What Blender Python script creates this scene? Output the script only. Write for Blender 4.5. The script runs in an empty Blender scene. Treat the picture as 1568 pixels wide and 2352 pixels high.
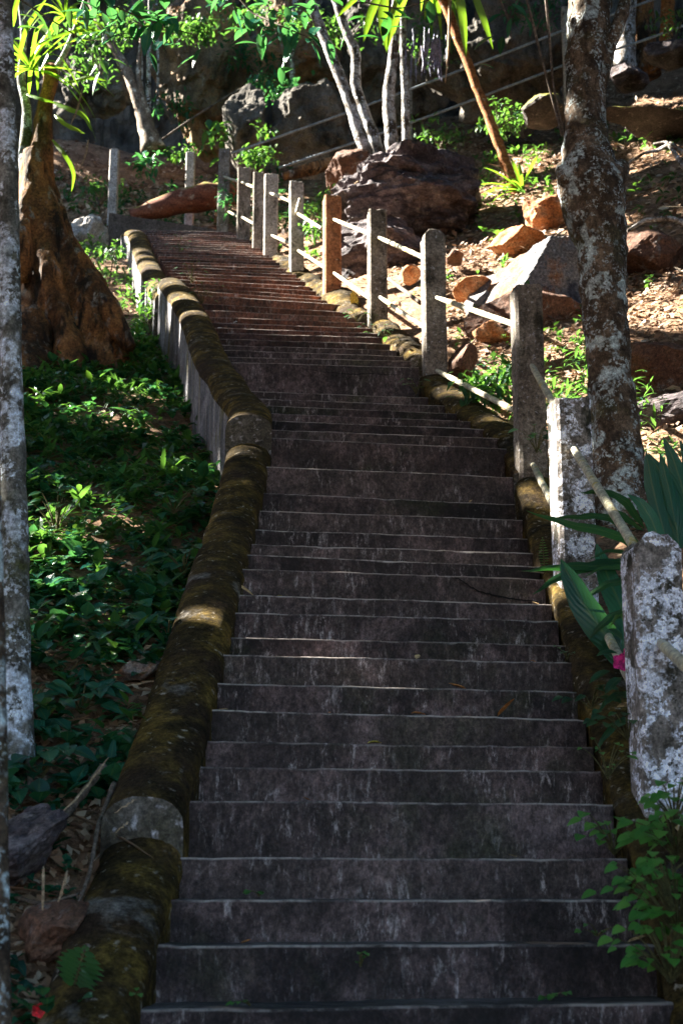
import bpy, bmesh, math, random
import numpy as np
from mathutils import Vector, noise as mn
random.seed(7); rng = np.random.default_rng(11)
sc = bpy.context.scene
COL = sc.collection
R = math.radians

# ------------------------------------------------------------------ survey
# the place was measured off the photograph (1568 x 2352 reading grid)
FPX = 3577.0
PITCH = R(14.04)
CP, SP = math.cos(PITCH), math.sin(PITCH)
def pt(px, py, d):
    u = (px - 784) / FPX; v = (1176 - py) / FPX
    yy = CP - v * SP
    return np.array([u / yy * d, d, (SP + v * CP) / yy * d])
def m_px(n, d):            # metres covered by n grid pixels at distance d
    return n / FPX * d * 1.03
SUN = np.array([-0.74, 0.24, 0.63]); SUN /= np.linalg.norm(SUN)

def smooth(a, b, t):
    t = np.clip((t - a) / (b - a), 0, 1); return t * t * (3 - 2 * t)

# ------------------------------------------------------------------ stairs profile
ys_src = [2412,2262,2152,2050,1914,1832,1772,1700,1634,1564,1522,1462,1421,1359,1327,1298,1264,1218,1179,1114,
          1047,1026,1005,987,968,951,933,864,851,837,824,809,794,783,771,756,740,724,703]
dls = [4.80,5.08,5.32,5.56,5.82,6.05,6.25,6.46,6.66,6.88,7.10,7.36,7.60,7.86,8.10,8.36,8.64,8.90,9.18,9.50,
       9.90,10.25,10.60,10.95,11.30,11.65,12.0,12.42,12.68,12.96,13.24,13.52,13.80,14.06,14.34,14.64,14.96,15.28,15.66]
STEPS = []
for k in range(8, 0, -1):
    STEPS.append((4.80 - .27 * k, -.31 - .165 * k))
for y, d in zip(ys_src, dls):
    v = (1176 - y * .9608) / FPX
    STEPS.append((d, (SP + v * CP) / (CP - v * SP) * d))
d0, z0 = STEPS[-1]
NU = 25
for k in range(1, NU + 1):
    t = k / NU
    STEPS.append((d0 + (24.6 - d0) * t, z0 + (11.12 - z0) * t))
SD = np.array([s[0] for s in STEPS]); SZ = np.array([s[1] for s in STEPS])
XLD = [2.0,4.8,5.3,6.0,7.0,8.0,9.0,9.7,10.3,10.8,11.2,11.7,12.0,12.5,13.0,13.7,14.3,15.0,15.7,17.0,20.0,23.5,24.6,27]
XLV = [-.60,-.59,-.57,-.545,-.515,-.50,-.475,-.465,-.49,-.60,-.68,-.77,-.86,-.96,-1.06,-1.18,-1.29,-1.45,-1.62,-1.95,-2.52,-3.15,-3.45,-3.9]
def XL(d): return np.interp(d, XLD, XLV)
def skew(d): return np.interp(d, [0, 5, 6.2, 9.5, 10.4, 12, 12.6, 14.4, 15.4, 16.2, 17.5, 25], [.08,.1,.17,.17,.12,.12,.085,.09,.17,.19,.1,.06])
W = 1.6
def XR(d): return XL(d) + W * np.cos(skew(d))
def N(d):                  # line of the nosings
    d = np.asarray(d, float)
    z = np.interp(d, SD, SZ)
    z = np.where(d < SD[0], SZ[0], z)
    z = np.where(d > 24.6, 11.12 + np.maximum(d - 26.2, 0) * .8, z)
    z = np.where(d > 34, 11.12 + 7.8 * .8 + (d - 34) * .35, z)
    return z
def NN(d):                 # smoothed
    return (N(d - .5) + N(d) + N(d + .5)) / 3

def fbm(x, y, z=0.0, oct=4, s=1.0):
    a = 0; amp = 1
    for _ in range(oct):
        a += amp * mn.noise(Vector((x * s, y * s, z * s))); s *= 2.03; amp *= .5
    return a

def hgt(x, y, rough=True):
    """height of the hillside"""
    xl = float(XL(min(max(y, 2), 27))); xr = float(XR(min(max(y, 2), 27)))
    mid = float(NN(y - (np.clip(x, xl, xr) - xl) * .12))
    if y > 27: mid = float(NN(y))
    if x < xl:
        dx = xl - x
        off = np.interp(y, [3, 7, 9.3, 13, 16, 22, 25, 27], [-.12, -.10, -.50, -.62, -.72, -.62, -.35, 0])
        z = mid + off * smooth(.0, .25, dx) + .06 * dx + .07 * max(dx - 4, 0)
        if y < 6.3: z += .12 * smooth(.2, 1, dx) * smooth(6.6, 5.6, y)
    elif x > xr:
        dx = x - xr
        sl = np.interp(y, [3, 9, 12, 18, 24, 30], [.12, .20, .28, .34, .36, .25])
        z = mid - .12 * smooth(0, .2, dx) + sl * max(dx - .25, 0)
        z = min(z, mid + sl * 7 + .1 * dx)
    else:
        z = mid
    if y < 26.0:
        ins = smooth(xl - .16, xl, x) * smooth(xr + .16, xr, x)
        z -= .75 * ins
    if rough:
        am = 1 - .8 * (smooth(xl - .5, xl, x) * smooth(xr + .5, xr, x) if y < 26 else 0)
        z += am * (.10 * fbm(x, y, 0, 5, .7) + .03 * fbm(x, y, 4, 3, 4.0))
        if y > 26: z += .5 * fbm(x, y, 2, 3, .35)
    return float(z)

# ------------------------------------------------------------------ object helpers
BASE = {}
def empty(name, loc, label, cat, group=None):
    o = bpy.data.objects.new(name, None); COL.objects.link(o)
    o.location = [float(c) for c in loc]; o.empty_display_size = .2
    BASE[o] = np.array([float(c) for c in loc])
    o['label'] = label; o['category'] = cat
    if group: o['group'] = group
    return o
def tag(o, label=None, cat=None, group=None, kind=None):
    if label: o['label'] = label
    if cat: o['category'] = cat
    if group: o['group'] = group
    if kind: o['kind'] = kind
    return o
def mobj(name, V, F, mat, parent=None, base=None, attrs=None, sm=True):
    V = np.asarray(V, float).reshape(-1, 3)
    if parent is not None: b = BASE[parent]
    elif base is not None: b = np.asarray(base, float)
    else: b = np.zeros(3)
    me = bpy.data.meshes.new(name)
    me.from_pydata((V - b).tolist(), [], F if isinstance(F, list) else F.tolist())
    if attrs:
        for k, a in attrs.items():
            at = me.attributes.new(k, 'FLOAT', 'POINT'); at.data.foreach_set('value', np.asarray(a, np.float32))
    me.materials.append(mat)
    if sm: me.polygons.foreach_set('use_smooth', [True] * len(me.polygons))
    me.update()
    o = bpy.data.objects.new(name, me); COL.objects.link(o)
    BASE[o] = b
    if parent is not None: o.parent = parent
    else: o.location = b
    return o

# ------------------------------------------------------------------ materials
def nt(name):
    m = bpy.data.materials.new(name); m.use_nodes = True
    t = m.node_tree; t.nodes.clear()
    out = t.nodes.new('ShaderNodeOutputMaterial')
    return m, t, out
def ramp(t, fac, stops, interp='LINEAR'):
    r = t.nodes.new('ShaderNodeValToRGB'); r.color_ramp.interpolation = interp
    el = r.color_ramp.elements
    while len(el) < len(stops): el.new(.5)
    for e, (p, c) in zip(el, stops):
        e.position = p; e.color = (c[0], c[1], c[2], 1) if hasattr(c, '__len__') else (c, c, c, 1)
    t.links.new(fac, r.inputs[0]); return r.outputs[0]
def noise(t, vec, scale, detail=6, rough=.6, dist=0):
    n = t.nodes.new('ShaderNodeTexNoise'); n.inputs['Scale'].default_value = scale
    n.inputs['Detail'].default_value = detail; n.inputs['Roughness'].default_value = rough
    n.inputs['Distortion'].default_value = dist
    t.links.new(vec, n.inputs['Vector']); return n.outputs['Fac']
def mapping(t, src, scale=(1, 1, 1), loc=(0, 0, 0), rot=(0, 0, 0)):
    m = t.nodes.new('ShaderNodeMapping'); m.inputs['Scale'].default_value = scale
    m.inputs['Location'].default_value = loc; m.inputs['Rotation'].default_value = rot
    t.links.new(src, m.inputs[0]); return m.outputs[0]
def mix(t, fac, a, b, mode='MIX'):
    m = t.nodes.new('ShaderNodeMix'); m.data_type = 'RGBA'; m.blend_type = mode
    for s, v in ((m.inputs[0], fac), (m.inputs[6], a), (m.inputs[7], b)):
        if isinstance(v, bpy.types.NodeSocket): t.links.new(v, s)
        elif hasattr(v, '__len__'): s.default_value = (*v[:3], 1)
        else: s.default_value = v
    return m.outputs[2]
def math_(t, op, a, b=0.0):
    m = t.nodes.new('ShaderNodeMath'); m.operation = op
    for s, v in ((m.inputs[0], a), (m.inputs[1], b)):
        if isinstance(v, bpy.types.NodeSocket): t.links.new(v, s)
        else: s.default_value = v
    return m.outputs[0]
def attr(t, name):
    a = t.nodes.new('ShaderNodeAttribute'); a.attribute_name = name; return a.outputs['Fac']
def surf(name, base, layers=(), rough=.85, bump=((30, .4),), spec=.3, scale=(1, 1, 1), dist=.012, facing_up=None, grain=38):
    """base: (noise scale, stops). layers: (noise scale, lo, hi, colour, stretch) patches laid over it"""
    m, t, out = nt(name)
    tc = t.nodes.new('ShaderNodeTexCoord').outputs['Object']
    v = mapping(t, tc, scale)
    col = ramp(t, noise(t, v, base[0], 8, .65, .3), base[1])
    for i, L in enumerate(layers):
        sc_, lo, hi, c = L[:4]; st = L[4] if len(L) > 4 else (1, 1, 1)
        vv = mapping(t, tc, st, (3.1 * i + 1.7, 5.3 * i, 2.2 * i))
        f = ramp(t, noise(t, vv, sc_, 7, .62, .2), [(lo, 0.), (hi, 1.)])
        if len(L) > 5: f = math_(t, 'MULTIPLY', f, ramp(t, noise(t, mapping(t, tc, (1, 1, 1), (7.3, 2.1 * i, 1.1)), L[5][0], 4, .6), [(L[5][1], 0.), (L[5][2], 1.)]))
        col = mix(t, f, col, c)
    if facing_up:
        g = t.nodes.new('ShaderNodeNewGeometry'); s = t.nodes.new('ShaderNodeSeparateXYZ')
        t.links.new(g.outputs['Normal'], s.inputs[0])
        n2 = noise(t, tc, facing_up[3], 5, .6)
        f = ramp(t, math_(t, 'ADD', s.outputs[2], math_(t, 'MULTIPLY', math_(t, 'SUBTRACT', n2, .5), 1.6)), [(facing_up[0], 0.), (facing_up[1], 1.)])
        col = mix(t, f, col, facing_up[2])
    if grain:
        for gs, lo, hi in ((grain, .45, 1.65), (grain * 2.7, .6, 1.45)):
            col = mix(t, 1.0, col, ramp(t, noise(t, mapping(t, tc, (1, 1, 1), (gs, 0, 2)), gs, 6, .75), [(.36, lo), (.64, hi)]), 'MULTIPLY')
    b = t.nodes.new('ShaderNodeBsdfPrincipled')
    t.links.new(col, b.inputs['Base Color']); b.inputs['Roughness'].default_value = rough
    b.inputs['Specular IOR Level'].default_value = spec
    h = None
    for (bs, st) in bump:
        x = math_(t, 'MULTIPLY', noise(t, v, bs, 8, .68), st * .17 / bs)
        h = x if h is None else math_(t, 'ADD', h, x)
    if h is not None:
        bn = t.nodes.new('ShaderNodeBump'); bn.inputs['Distance'].default_value = 1.0; bn.inputs['Strength'].default_value = 1.0
        t.links.new(h, bn.inputs['Height']); t.links.new(bn.outputs[0], b.inputs['Normal'])
    t.links.new(b.outputs[0], out.inputs[0])
    return m
def leafmat(name, stops, rough=.38, transl=.45, tcol=None, vein=.25, spec=.5):
    m, t, out = nt(name)
    tint = attr(t, 'tint'); ls = attr(t, 'ls'); lt = attr(t, 'lt')
    col = ramp(t, tint, stops)
    mid = ramp(t, math_(t, 'ABSOLUTE', ls), [(0.0, 1.), (.16, 0.)])
    col2 = mix(t, math_(t, 'MULTIPLY', mid, vein), col, (.35, .42, .12))
    tc = t.nodes.new('ShaderNodeTexCoord').outputs['Object']
    col3 = mix(t, math_(t, 'MULTIPLY', noise(t, tc, 25, 3), .5), col2, mix(t, .5, col2, (.01, .02, .008)))
    b = t.nodes.new('ShaderNodeBsdfPrincipled'); t.links.new(col3, b.inputs['Base Color'])
    b.inputs['Roughness'].default_value = rough; b.inputs['Specular IOR Level'].default_value = spec
    # side veins as relief
    w = math_(t, 'SINE', math_(t, 'MULTIPLY', math_(t, 'SUBTRACT', lt, math_(t, 'MULTIPLY', math_(t, 'ABSOLUTE', ls), .35)), 55))
    bn = t.nodes.new('ShaderNodeBump'); bn.inputs['Distance'].default_value = .0015; bn.inputs['Strength'].default_value = .6
    t.links.new(w, bn.inputs['Height']); t.links.new(bn.outputs[0], b.inputs['Normal'])
    tr = t.nodes.new('ShaderNodeBsdfTranslucent')
    if tcol: t.links.new(mix(t, .55, col3, tcol), tr.inputs[0])
    else: t.links.new(col3, tr.inputs[0])
    ms = t.nodes.new('ShaderNodeMixShader'); ms.inputs[0].default_value = transl
    t.links.new(b.outputs[0], ms.inputs[1]); t.links.new(tr.outputs[0], ms.inputs[2])
    t.links.new(ms.outputs[0], out.inputs[0])
    return m

M = {}
def stepmat():
    m, t, out = nt('weathered_step_concrete')
    tc = t.nodes.new('ShaderNodeTexCoord').outputs['Object']
    col = ramp(t, noise(t, tc, 2.6, 10, .74, .4), [(.38, (.008, .006, .007)), (.5, (.036, .025, .026)), (.63, (.125, .088, .088))])
    col = mix(t, attr(t, 'red_bounce'), col, ramp(t, noise(t, tc, 4, 8, .7), [(.35, (.05, .020, .013)), (.65, (.26, .10, .055))]))  # upper steps redder: warm bounce off the sunlit ground painted into the colour
    vs = mapping(t, tc, (1, 1, .28))
    sp = ramp(t, noise(t, vs, 30, 8, .8, .4), [(.53, 0.), (.62, 1.)])
    sp2 = ramp(t, noise(t, tc, 3.0, 5, .65), [(.44, 0.), (.60, 1.)])
    col = mix(t, math_(t, 'MULTIPLY', math_(t, 'MULTIPLY', sp, sp2), .9), col, (.36, .32, .32))
    dk = ramp(t, noise(t, mapping(t, tc, (1, 1, .35), (4, 2, 1)), 5.5, 5, .7, .5), [(.50, 0.), (.62, 1.)])
    col = mix(t, math_(t, 'MULTIPLY', dk, .7), col, (.014, .011, .010))
    gr = ramp(t, noise(t, mapping(t, tc, (1, 1, 1), (9, 1, 5)), 1.3, 6, .65), [(.56, 0.), (.70, 1.)])
    col = mix(t, math_(t, 'MULTIPLY', gr, .7), col, (.028, .036, .012))
    tn = attr(t, 'tone')
    col = mix(t, math_(t, 'MULTIPLY', ramp(t, tn, [(.35, 0.), (1, 1.)]), .45), col, mix(t, .5, col, (.15, .115, .105)))
    for gs, lo, hi in ((34, .40, 1.75), (95, .5, 1.6)):
        col = mix(t, 1.0, col, ramp(t, noise(t, mapping(t, tc, (1, 1, .7), (gs, 0, 2)), gs, 6, .8), [(.36, lo), (.64, hi)]), 'MULTIPLY')
    col = mix(t, math_(t, 'MULTIPLY', ramp(t, tn, [(0, 1.), (.4, 0.)]), .45), col, (.012, .009, .009))
    wv = attr(t, 'wear_highlight')
    we = math_(t, 'MULTIPLY', wv, ramp(t, math_(t, 'ADD', math_(t, 'MULTIPLY', noise(t, tc, 16, 8, .8), .55), math_(t, 'MULTIPLY', noise(t, tc, 3.3, 3, .6), .45)), [(.44, .08), (.56, 1.)]))
    col = mix(t, we, col, (.42, .37, .34))  # pale nosing line: edge highlight painted in, along with some wear
    b = t.nodes.new('ShaderNodeBsdfPrincipled'); t.links.new(col, b.inputs['Base Color'])
    b.inputs['Roughness'].default_value = .8; b.inputs['Specular IOR Level'].default_value = .35
    h = math_(t, 'ADD', math_(t, 'MULTIPLY', noise(t, tc, 60, 6, .7), .0025), math_(t, 'MULTIPLY', noise(t, tc, 12, 5, .6), .007))
    bn = t.nodes.new('ShaderNodeBump'); bn.inputs['Distance'].default_value = 1.0; bn.inputs['Strength'].default_value = 1.0
    t.links.new(h, bn.inputs['Height']); t.links.new(bn.outputs[0], b.inputs['Normal'])
    t.links.new(b.outputs[0], out.inputs[0]); return m
M['step'] = stepmat()
M['moss'] = surf('mossy_concrete', (5, [(.36, (.012, .009, .005)), (.48, (.040, .028, .010)), (.60, (.105, .070, .017)), (.74, (.19, .12, .04))]),
    [(22, .60, .70, (.30, .27, .23)), (2.2, .50, .66, (.028, .018, .012)), (3.5, .62, .75, (.14, .13, .12))], rough=.95, bump=((45, 1.0), (11, .8)), spec=.1,
    facing_up=None)
M['end_concrete'] = surf('lichened_end_concrete', (4, [(.35, (.025, .022, .015)), (.5, (.065, .058, .045)), (.66, (.15, .14, .13))]), [(18, .56, .66, (.32, .31, .33)), (3, .54, .66, (.05, .045, .015))], bump=((30, .8),))
M['wallside'] = surf('streaked_wall_render', (3, [(.3, (.04, .04, .045)), (.5, (.12, .12, .14)), (.7, (.26, .25, .26))]),
    [(11, .54, .70, (.38, .35, .33), (1, 1, .10)), (17, .56, .66, (.03, .03, .03), (1, 1, .12)), (5, .54, .68, (.12, .10, .02), (1, 1, .3))], bump=((30, .6), (8, .4)))
M['post'] = surf('post_concrete', (4, [(.3, (.07, .058, .046)), (.5, (.18, .155, .13)), (.7, (.32, .29, .25))]),
    [(9, .52, .66, (.035, .032, .022), (1, 1, .35)), (38, .60, .68, (.42, .43, .47)), (2.0, .60, .72, (.07, .06, .03))], bump=((50, .7), (9, .4)))
M['post_lichen'] = surf('lichen_covered_post_concrete', (4, [(.3, (.08, .07, .06)), (.5, (.20, .175, .16)), (.7, (.32, .29, .28))]),
    [(9, .50, .62, (.028, .026, .016), (1, 1, .4)), (8.5, .515, .54, (.74, .76, .86), (1, 1, 1), (38, .38, .47)), (55, .48, .54, (.62, .64, .74), (1, 1, 1), (9, .50, .58)), (60, .6, .66, (.03, .03, .02))], bump=((50, .8), (16, .6)))
M['post_pale'] = surf('pale_post_concrete', (5, [(.3, (.20, .18, .15)), (.55, (.38, .35, .32)), (.8, (.52, .50, .48))]),
    [(9, .55, .70, (.08, .07, .055)), (40, .62, .7, (.05, .05, .05))], bump=((50, .5),))
M['post_orange'] = surf('bounce_orange_post_concrete', (3, [(.3, (.16, .07, .035)), (.55, (.34, .15, .07)), (.8, (.42, .24, .14))]),
    [(8, .55, .70, (.06, .035, .02)), (30, .64, .7, (.5, .45, .4))], bump=((50, .6),))  # orange here is warm bounced light painted into the post colour
M['rail'] = surf('cream_painted_pipe', (7, [(.35, (.22, .20, .15)), (.52, (.46, .43, .33)), (.7, (.58, .52, .32))]),
    [(9, .56, .64, (.46, .34, .05)), (30, .64, .70, (.14, .11, .07))], rough=.45, bump=((40, .25),), spec=.5)
M['cable'] = surf('grey_pipe_metal', (6, [(.3, (.16, .20, .24)), (.7, (.34, .38, .42))]), [(20, .6, .7, (.12, .08, .05))], rough=.4, bump=((40, .2),), spec=.5)
M['bark_lichen'] = surf('brown_bark_with_lichen', (9, [(.34, (.018, .012, .008)), (.5, (.075, .052, .034)), (.66, (.19, .14, .10))]),
    [(18, .42, .48, (.42, .50, .52), (1, 1, 1), (4.5, .53, .58)), (50, .50, .56, (.40, .46, .48), (1, 1, 1), (12, .5, .58)), (2, .56, .70, (.045, .05, .014))], bump=((22, 1.6), (60, 1.4), (140, 1.0)), scale=(1, 1, .6), dist=.02)
M['bark_grey'] = surf('mottled_grey_bark', (7, [(.34, (.03, .03, .025)), (.5, (.10, .10, .09)), (.66, (.22, .22, .21))]),
    [(15, .42, .48, (.52, .60, .72), (1, 1, 1), (3.0, .53, .58)), (50, .50, .56, (.50, .57, .66), (1, 1, 1), (10, .48, .56)), (3, .58, .7, (.05, .055, .018))], bump=((30, .8), (70, .5)), scale=(1, 1, .7))
M['bark_white'] = surf('white_blotched_bark', (5, [(.35, (.06, .045, .035)), (.48, (.22, .20, .185)), (.62, (.46, .47, .49))]),
    [(7, .50, .58, (.055, .042, .03), (1, 1, .7)), (20, .57, .62, (.55, .60, .68))], bump=((26, .6),), scale=(1, 1, .8))
M['bark_forked'] = surf('brown_bark_with_pale_patches', (6, [(.3, (.05, .035, .022)), (.5, (.14, .10, .07)), (.7, (.24, .19, .14))]), [(9, .50, .58, (.50, .46, .38), (1, 1, .6), (3, .48, .58))], bump=((22, 1.0), (60, .8)), scale=(1, 1, .7))
M['bark_orange'] = surf('orange_palm_bark', (8, [(.3, (.10, .035, .012)), (.5, (.30, .11, .03)), (.75, (.42, .19, .07))]),
    [(14, .58, .68, (.40, .33, .24)), (5, .6, .72, (.06, .02, .01))], bump=((30, .8),), scale=(1, 1, 2.5))
M['bark_buttress'] = surf('rugged_brown_bark', (3.0, [(.34, (.02, .012, .007)), (.48, (.11, .052, .02)), (.60, (.28, .13, .045)), (.75, (.36, .24, .15))]),
    [(11, .52, .60, (.24, .23, .21), (1, 1, .5), (3, .5, .6)), (7, .50, .62, (.016, .010, .006), (1, 1, .25))], bump=((7, 2.0), (22, 1.4), (60, .6)), scale=(1, 1, .6), dist=.03)
M['log'] = surf('reddish_rotten_log', (8, [(.3, (.06, .02, .012)), (.55, (.22, .075, .04)), (.8, (.34, .17, .10))]), [(6, .58, .7, (.40, .30, .22))], scale=(.25, 1, 1), bump=((18, 1.2),), facing_up=(.55, .9, (.16, .15, .02), 6))
M['rock_dark'] = surf('dark_layered_rock', (2.5, [(.33, (.018, .015, .019)), (.5, (.080, .064, .072)), (.66, (.21, .18, .19))]),
    [(7, .55, .7, (.24, .20, .19)), (4, .58, .7, (.04, .02, .012))], bump=((5, 1.6), (18, 1.4), (60, .8)), scale=(1, 1, 2.4), dist=.03)
M['rock_grey'] = surf('blue_grey_rock', (2.2, [(.3, (.05, .055, .065)), (.5, (.14, .14, .15)), (.7, (.27, .24, .21))]),
    [(2.4, .50, .58, (.22, .10, .045)), (26, .60, .70, (.34, .35, .35)), (5, .55, .66, (.04, .045, .06))], bump=((6, 1.0), (30, 1.0)), dist=.02)
M['rock_orange'] = surf('orange_rock', (3, [(.3, (.16, .06, .025)), (.5, (.36, .15, .06)), (.66, (.46, .30, .18))]),
    [(8, .58, .68, (.08, .05, .035)), (18, .62, .7, (.40, .34, .28))], bump=((7, 1.0), (30, .8)), dist=.02)
M['rock_brown'] = surf('reddish_brown_rock', (2.6, [(.3, (.05, .026, .018)), (.55, (.13, .065, .042)), (.8, (.22, .14, .10))]),
    [(8, .58, .68, (.18, .17, .17)), (3, .56, .7, (.025, .02, .016))], bump=((7, 1.2), (30, .9)), dist=.02)
M['rock_moss'] = surf('moss_topped_rock', (3, [(.3, (.02, .018, .017)), (.55, (.065, .055, .05)), (.8, (.15, .135, .12))]),
    [(9, .60, .7, (.22, .20, .18))], bump=((7, 1.2), (30, 1.0)), facing_up=(.15, .6, (.20, .19, .03), 5), dist=.02)
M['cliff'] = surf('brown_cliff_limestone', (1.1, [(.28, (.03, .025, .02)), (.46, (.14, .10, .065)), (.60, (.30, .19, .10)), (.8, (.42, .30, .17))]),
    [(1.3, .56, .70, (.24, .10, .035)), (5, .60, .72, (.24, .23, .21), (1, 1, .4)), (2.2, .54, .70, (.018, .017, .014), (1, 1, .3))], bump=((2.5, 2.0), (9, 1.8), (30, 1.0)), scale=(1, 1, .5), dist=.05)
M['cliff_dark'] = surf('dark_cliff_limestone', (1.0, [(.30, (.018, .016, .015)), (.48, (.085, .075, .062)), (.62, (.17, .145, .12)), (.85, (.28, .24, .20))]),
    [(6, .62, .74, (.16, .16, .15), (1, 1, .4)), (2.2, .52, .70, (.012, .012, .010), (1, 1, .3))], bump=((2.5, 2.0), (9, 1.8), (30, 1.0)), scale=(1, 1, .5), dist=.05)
M['soil'] = surf('leaf_mould_soil', (3, [(.3, (.06, .035, .022)), (.5, (.18, .11, .07)), (.75, (.34, .22, .14))]),
    [(30, .56, .66, (.25, .17, .11)), (12, .58, .7, (.018, .011, .008))], bump=((18, 1.2), (60, 1.0)), dist=.025, rough=.95, spec=.1)
M['concrete_wall'] = surf('old_grey_concrete', (2.5, [(.3, (.05, .042, .036)), (.6, (.12, .10, .088)), (.8, (.22, .19, .17))]), [(8, .56, .7, (.035, .028, .02), (1, 1, .4))], bump=((20, .7),))
M['litter'] = leafmat('dry_fallen_leaf', [(0, (.10, .05, .03)), (.3, (.26, .14, .08)), (.6, (.42, .26, .16)), (.85, (.55, .42, .30)), (1, (.62, .55, .44))], rough=.6, transl=.12, vein=.15)
M['green'] = leafmat('green_leaf', [(0, (.008, .055, .034)), (.45, (.016, .105, .055)), (.8, (.035, .15, .045)), (1, (.12, .23, .035))], rough=.34, transl=.40, tcol=(.22, .5, .04))
M['fresh'] = leafmat('fresh_weed_leaf', [(0, (.03, .18, .035)), (.5, (.07, .30, .04)), (1, (.16, .42, .06))], rough=.4, transl=.3, tcol=(.22, .5, .04))
M['bluegreen'] = leafmat('deep_green_leaf', [(0, (.008, .065, .055)), (.5, (.018, .14, .095)), (1, (.05, .21, .11))], rough=.22, transl=.35, tcol=(.12, .4, .05))
M['lime'] = leafmat('lime_strap_leaf', [(0, (.03, .13, .015)), (.5, (.10, .26, .02)), (1, (.22, .38, .03))], rough=.32, transl=.45, tcol=(.40, .75, .03), vein=.3)
M['strap'] = leafmat('dark_strap_leaf', [(0, (.008, .06, .022)), (.5, (.02, .11, .03)), (1, (.05, .17, .03))], rough=.3, transl=.35, tcol=(.1, .4, .05), vein=.2)
M['canopy'] = leafmat('canopy_leaf', [(0, (.01, .05, .012)), (.5, (.02, .09, .018)), (1, (.04, .14, .02))], rough=.45, transl=.12, vein=.1)
M['stem'] = surf('plant_stem', (9, [(.3, (.05, .06, .02)), (.7, (.13, .11, .05))]), bump=((40, .3),))
M['twig'] = surf('grey_brown_twig', (9, [(.3, (.05, .035, .025)), (.7, (.20, .16, .13))]), bump=((40, .5),))
M['dead'] = surf('dry_straw', (9, [(.3, (.22, .14, .08)), (.7, (.45, .34, .22))]), bump=((40, .3),))
M['pink'] = surf('pink_petal', (9, [(.3, (.75, .03, .25)), (.7, (.85, .06, .32))]), bump=(), rough=.5)
M['red'] = surf('red_petal', (9, [(.3, (.6, .01, .02)), (.7, (.75, .03, .04))]), bump=(), rough=.5)
M['white'] = surf('white_petal', (9, [(.3, (.7, .75, .78)), (.7, (.8, .85, .86))]), bump=(), rough=.5)
M['yellowleaf'] = surf('fallen_yellow_leaf', (20, [(.3, (.5, .36, .03)), (.7, (.62, .50, .10))]), bump=((30, .3),), rough=.5)
M['orangeleaf'] = surf('fallen_orange_leaf', (20, [(.3, (.42, .12, .02)), (.55, (.6, .25, .06)), (.75, (.62, .5, .4))]), bump=((30, .3),), rough=.5)
M['tanleaf'] = surf('fallen_tan_leaf', (20, [(.3, (.26, .15, .06)), (.7, (.50, .38, .2))]), bump=((30, .3),), rough=.5)
M['greymoss'] = surf('blue_grey_seed_strands', (20, [(.3, (.06, .06, .12)), (.7, (.22, .24, .36))]), bump=(), rough=.5)

# ------------------------------------------------------------------ mesh builders
def unit(a): return a / np.maximum(np.linalg.norm(a, axis=-1, keepdims=True), 1e-9)
PROF = {'lance': lambda t: np.sin(np.pi * np.clip(t, 0, 1) ** .8) ** .85,
        'heart': lambda t: np.where(t <= 0, .15, np.sin(np.pi * np.clip(t, 0, 1) ** .55) ** .75),
        'strap': lambda t: np.minimum(1, .35 + t * 4) * np.clip((1 - t) * 3.0, 0, 1) ** .7,
        'oval': lambda t: np.sin(np.pi * np.clip(t, 0, 1) ** .9) ** .6}
def leaves(name, pos, dirv, up, L, Wd, mat, parent=None, base=None, nseg=3, fold=.3, droop=.25, prof='lance', tint=None, twist=0.):
    pos = np.asarray(pos, float).reshape(-1, 3); n = len(pos)
    dirv = unit(np.broadcast_to(np.asarray(dirv, float), (n, 3))); up = np.broadcast_to(np.asarray(up, float), (n, 3))
    side = unit(np.cross(dirv, up)); upn = np.cross(side, dirv)
    L = np.broadcast_to(L, n).astype(float); Wd = np.broadcast_to(Wd, n).astype(float); droop = np.broadcast_to(droop, n).astype(float)
    ts = np.linspace(0, 1, nseg + 1); V = []; ls = []; lt = []
    zc = np.array([0, 0, 1.0])
    for t in ts:
        w = float(PROF[prof](np.array(max(t, .001) if t < 1 else .999)))
        for s in (-1, 0, 1):
            ang = twist * t
            sd = side * math.cos(ang) + upn * math.sin(ang)
            p = pos + dirv * (L * t)[:, None] * (1 - .25 * droop[:, None] * t) + sd * (s * Wd * .5 * w)[:, None] + upn * (fold * abs(s) * Wd * .5 * w)[:, None] - zc * (droop * L * t * t)[:, None]
            V.append(p); ls.append(s); lt.append(t)
    V = np.stack(V, 1); k = V.shape[1]
    f = []
    for r in range(nseg):
        a = r * 3
        f += [[a, a + 1, a + 4, a + 3], [a + 1, a + 2, a + 5, a + 4]]
    F = (np.arange(n)[:, None, None] * k + np.array(f)[None]).reshape(-1, 4)
    if tint is None: tint = rng.random(n)
    A = {'tint': np.repeat(np.broadcast_to(tint, n), k), 'ls': np.tile(ls, n), 'lt': np.tile(lt, n)}
    return mobj(name, V.reshape(-1, 3), F, mat, parent, base, A)

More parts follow.
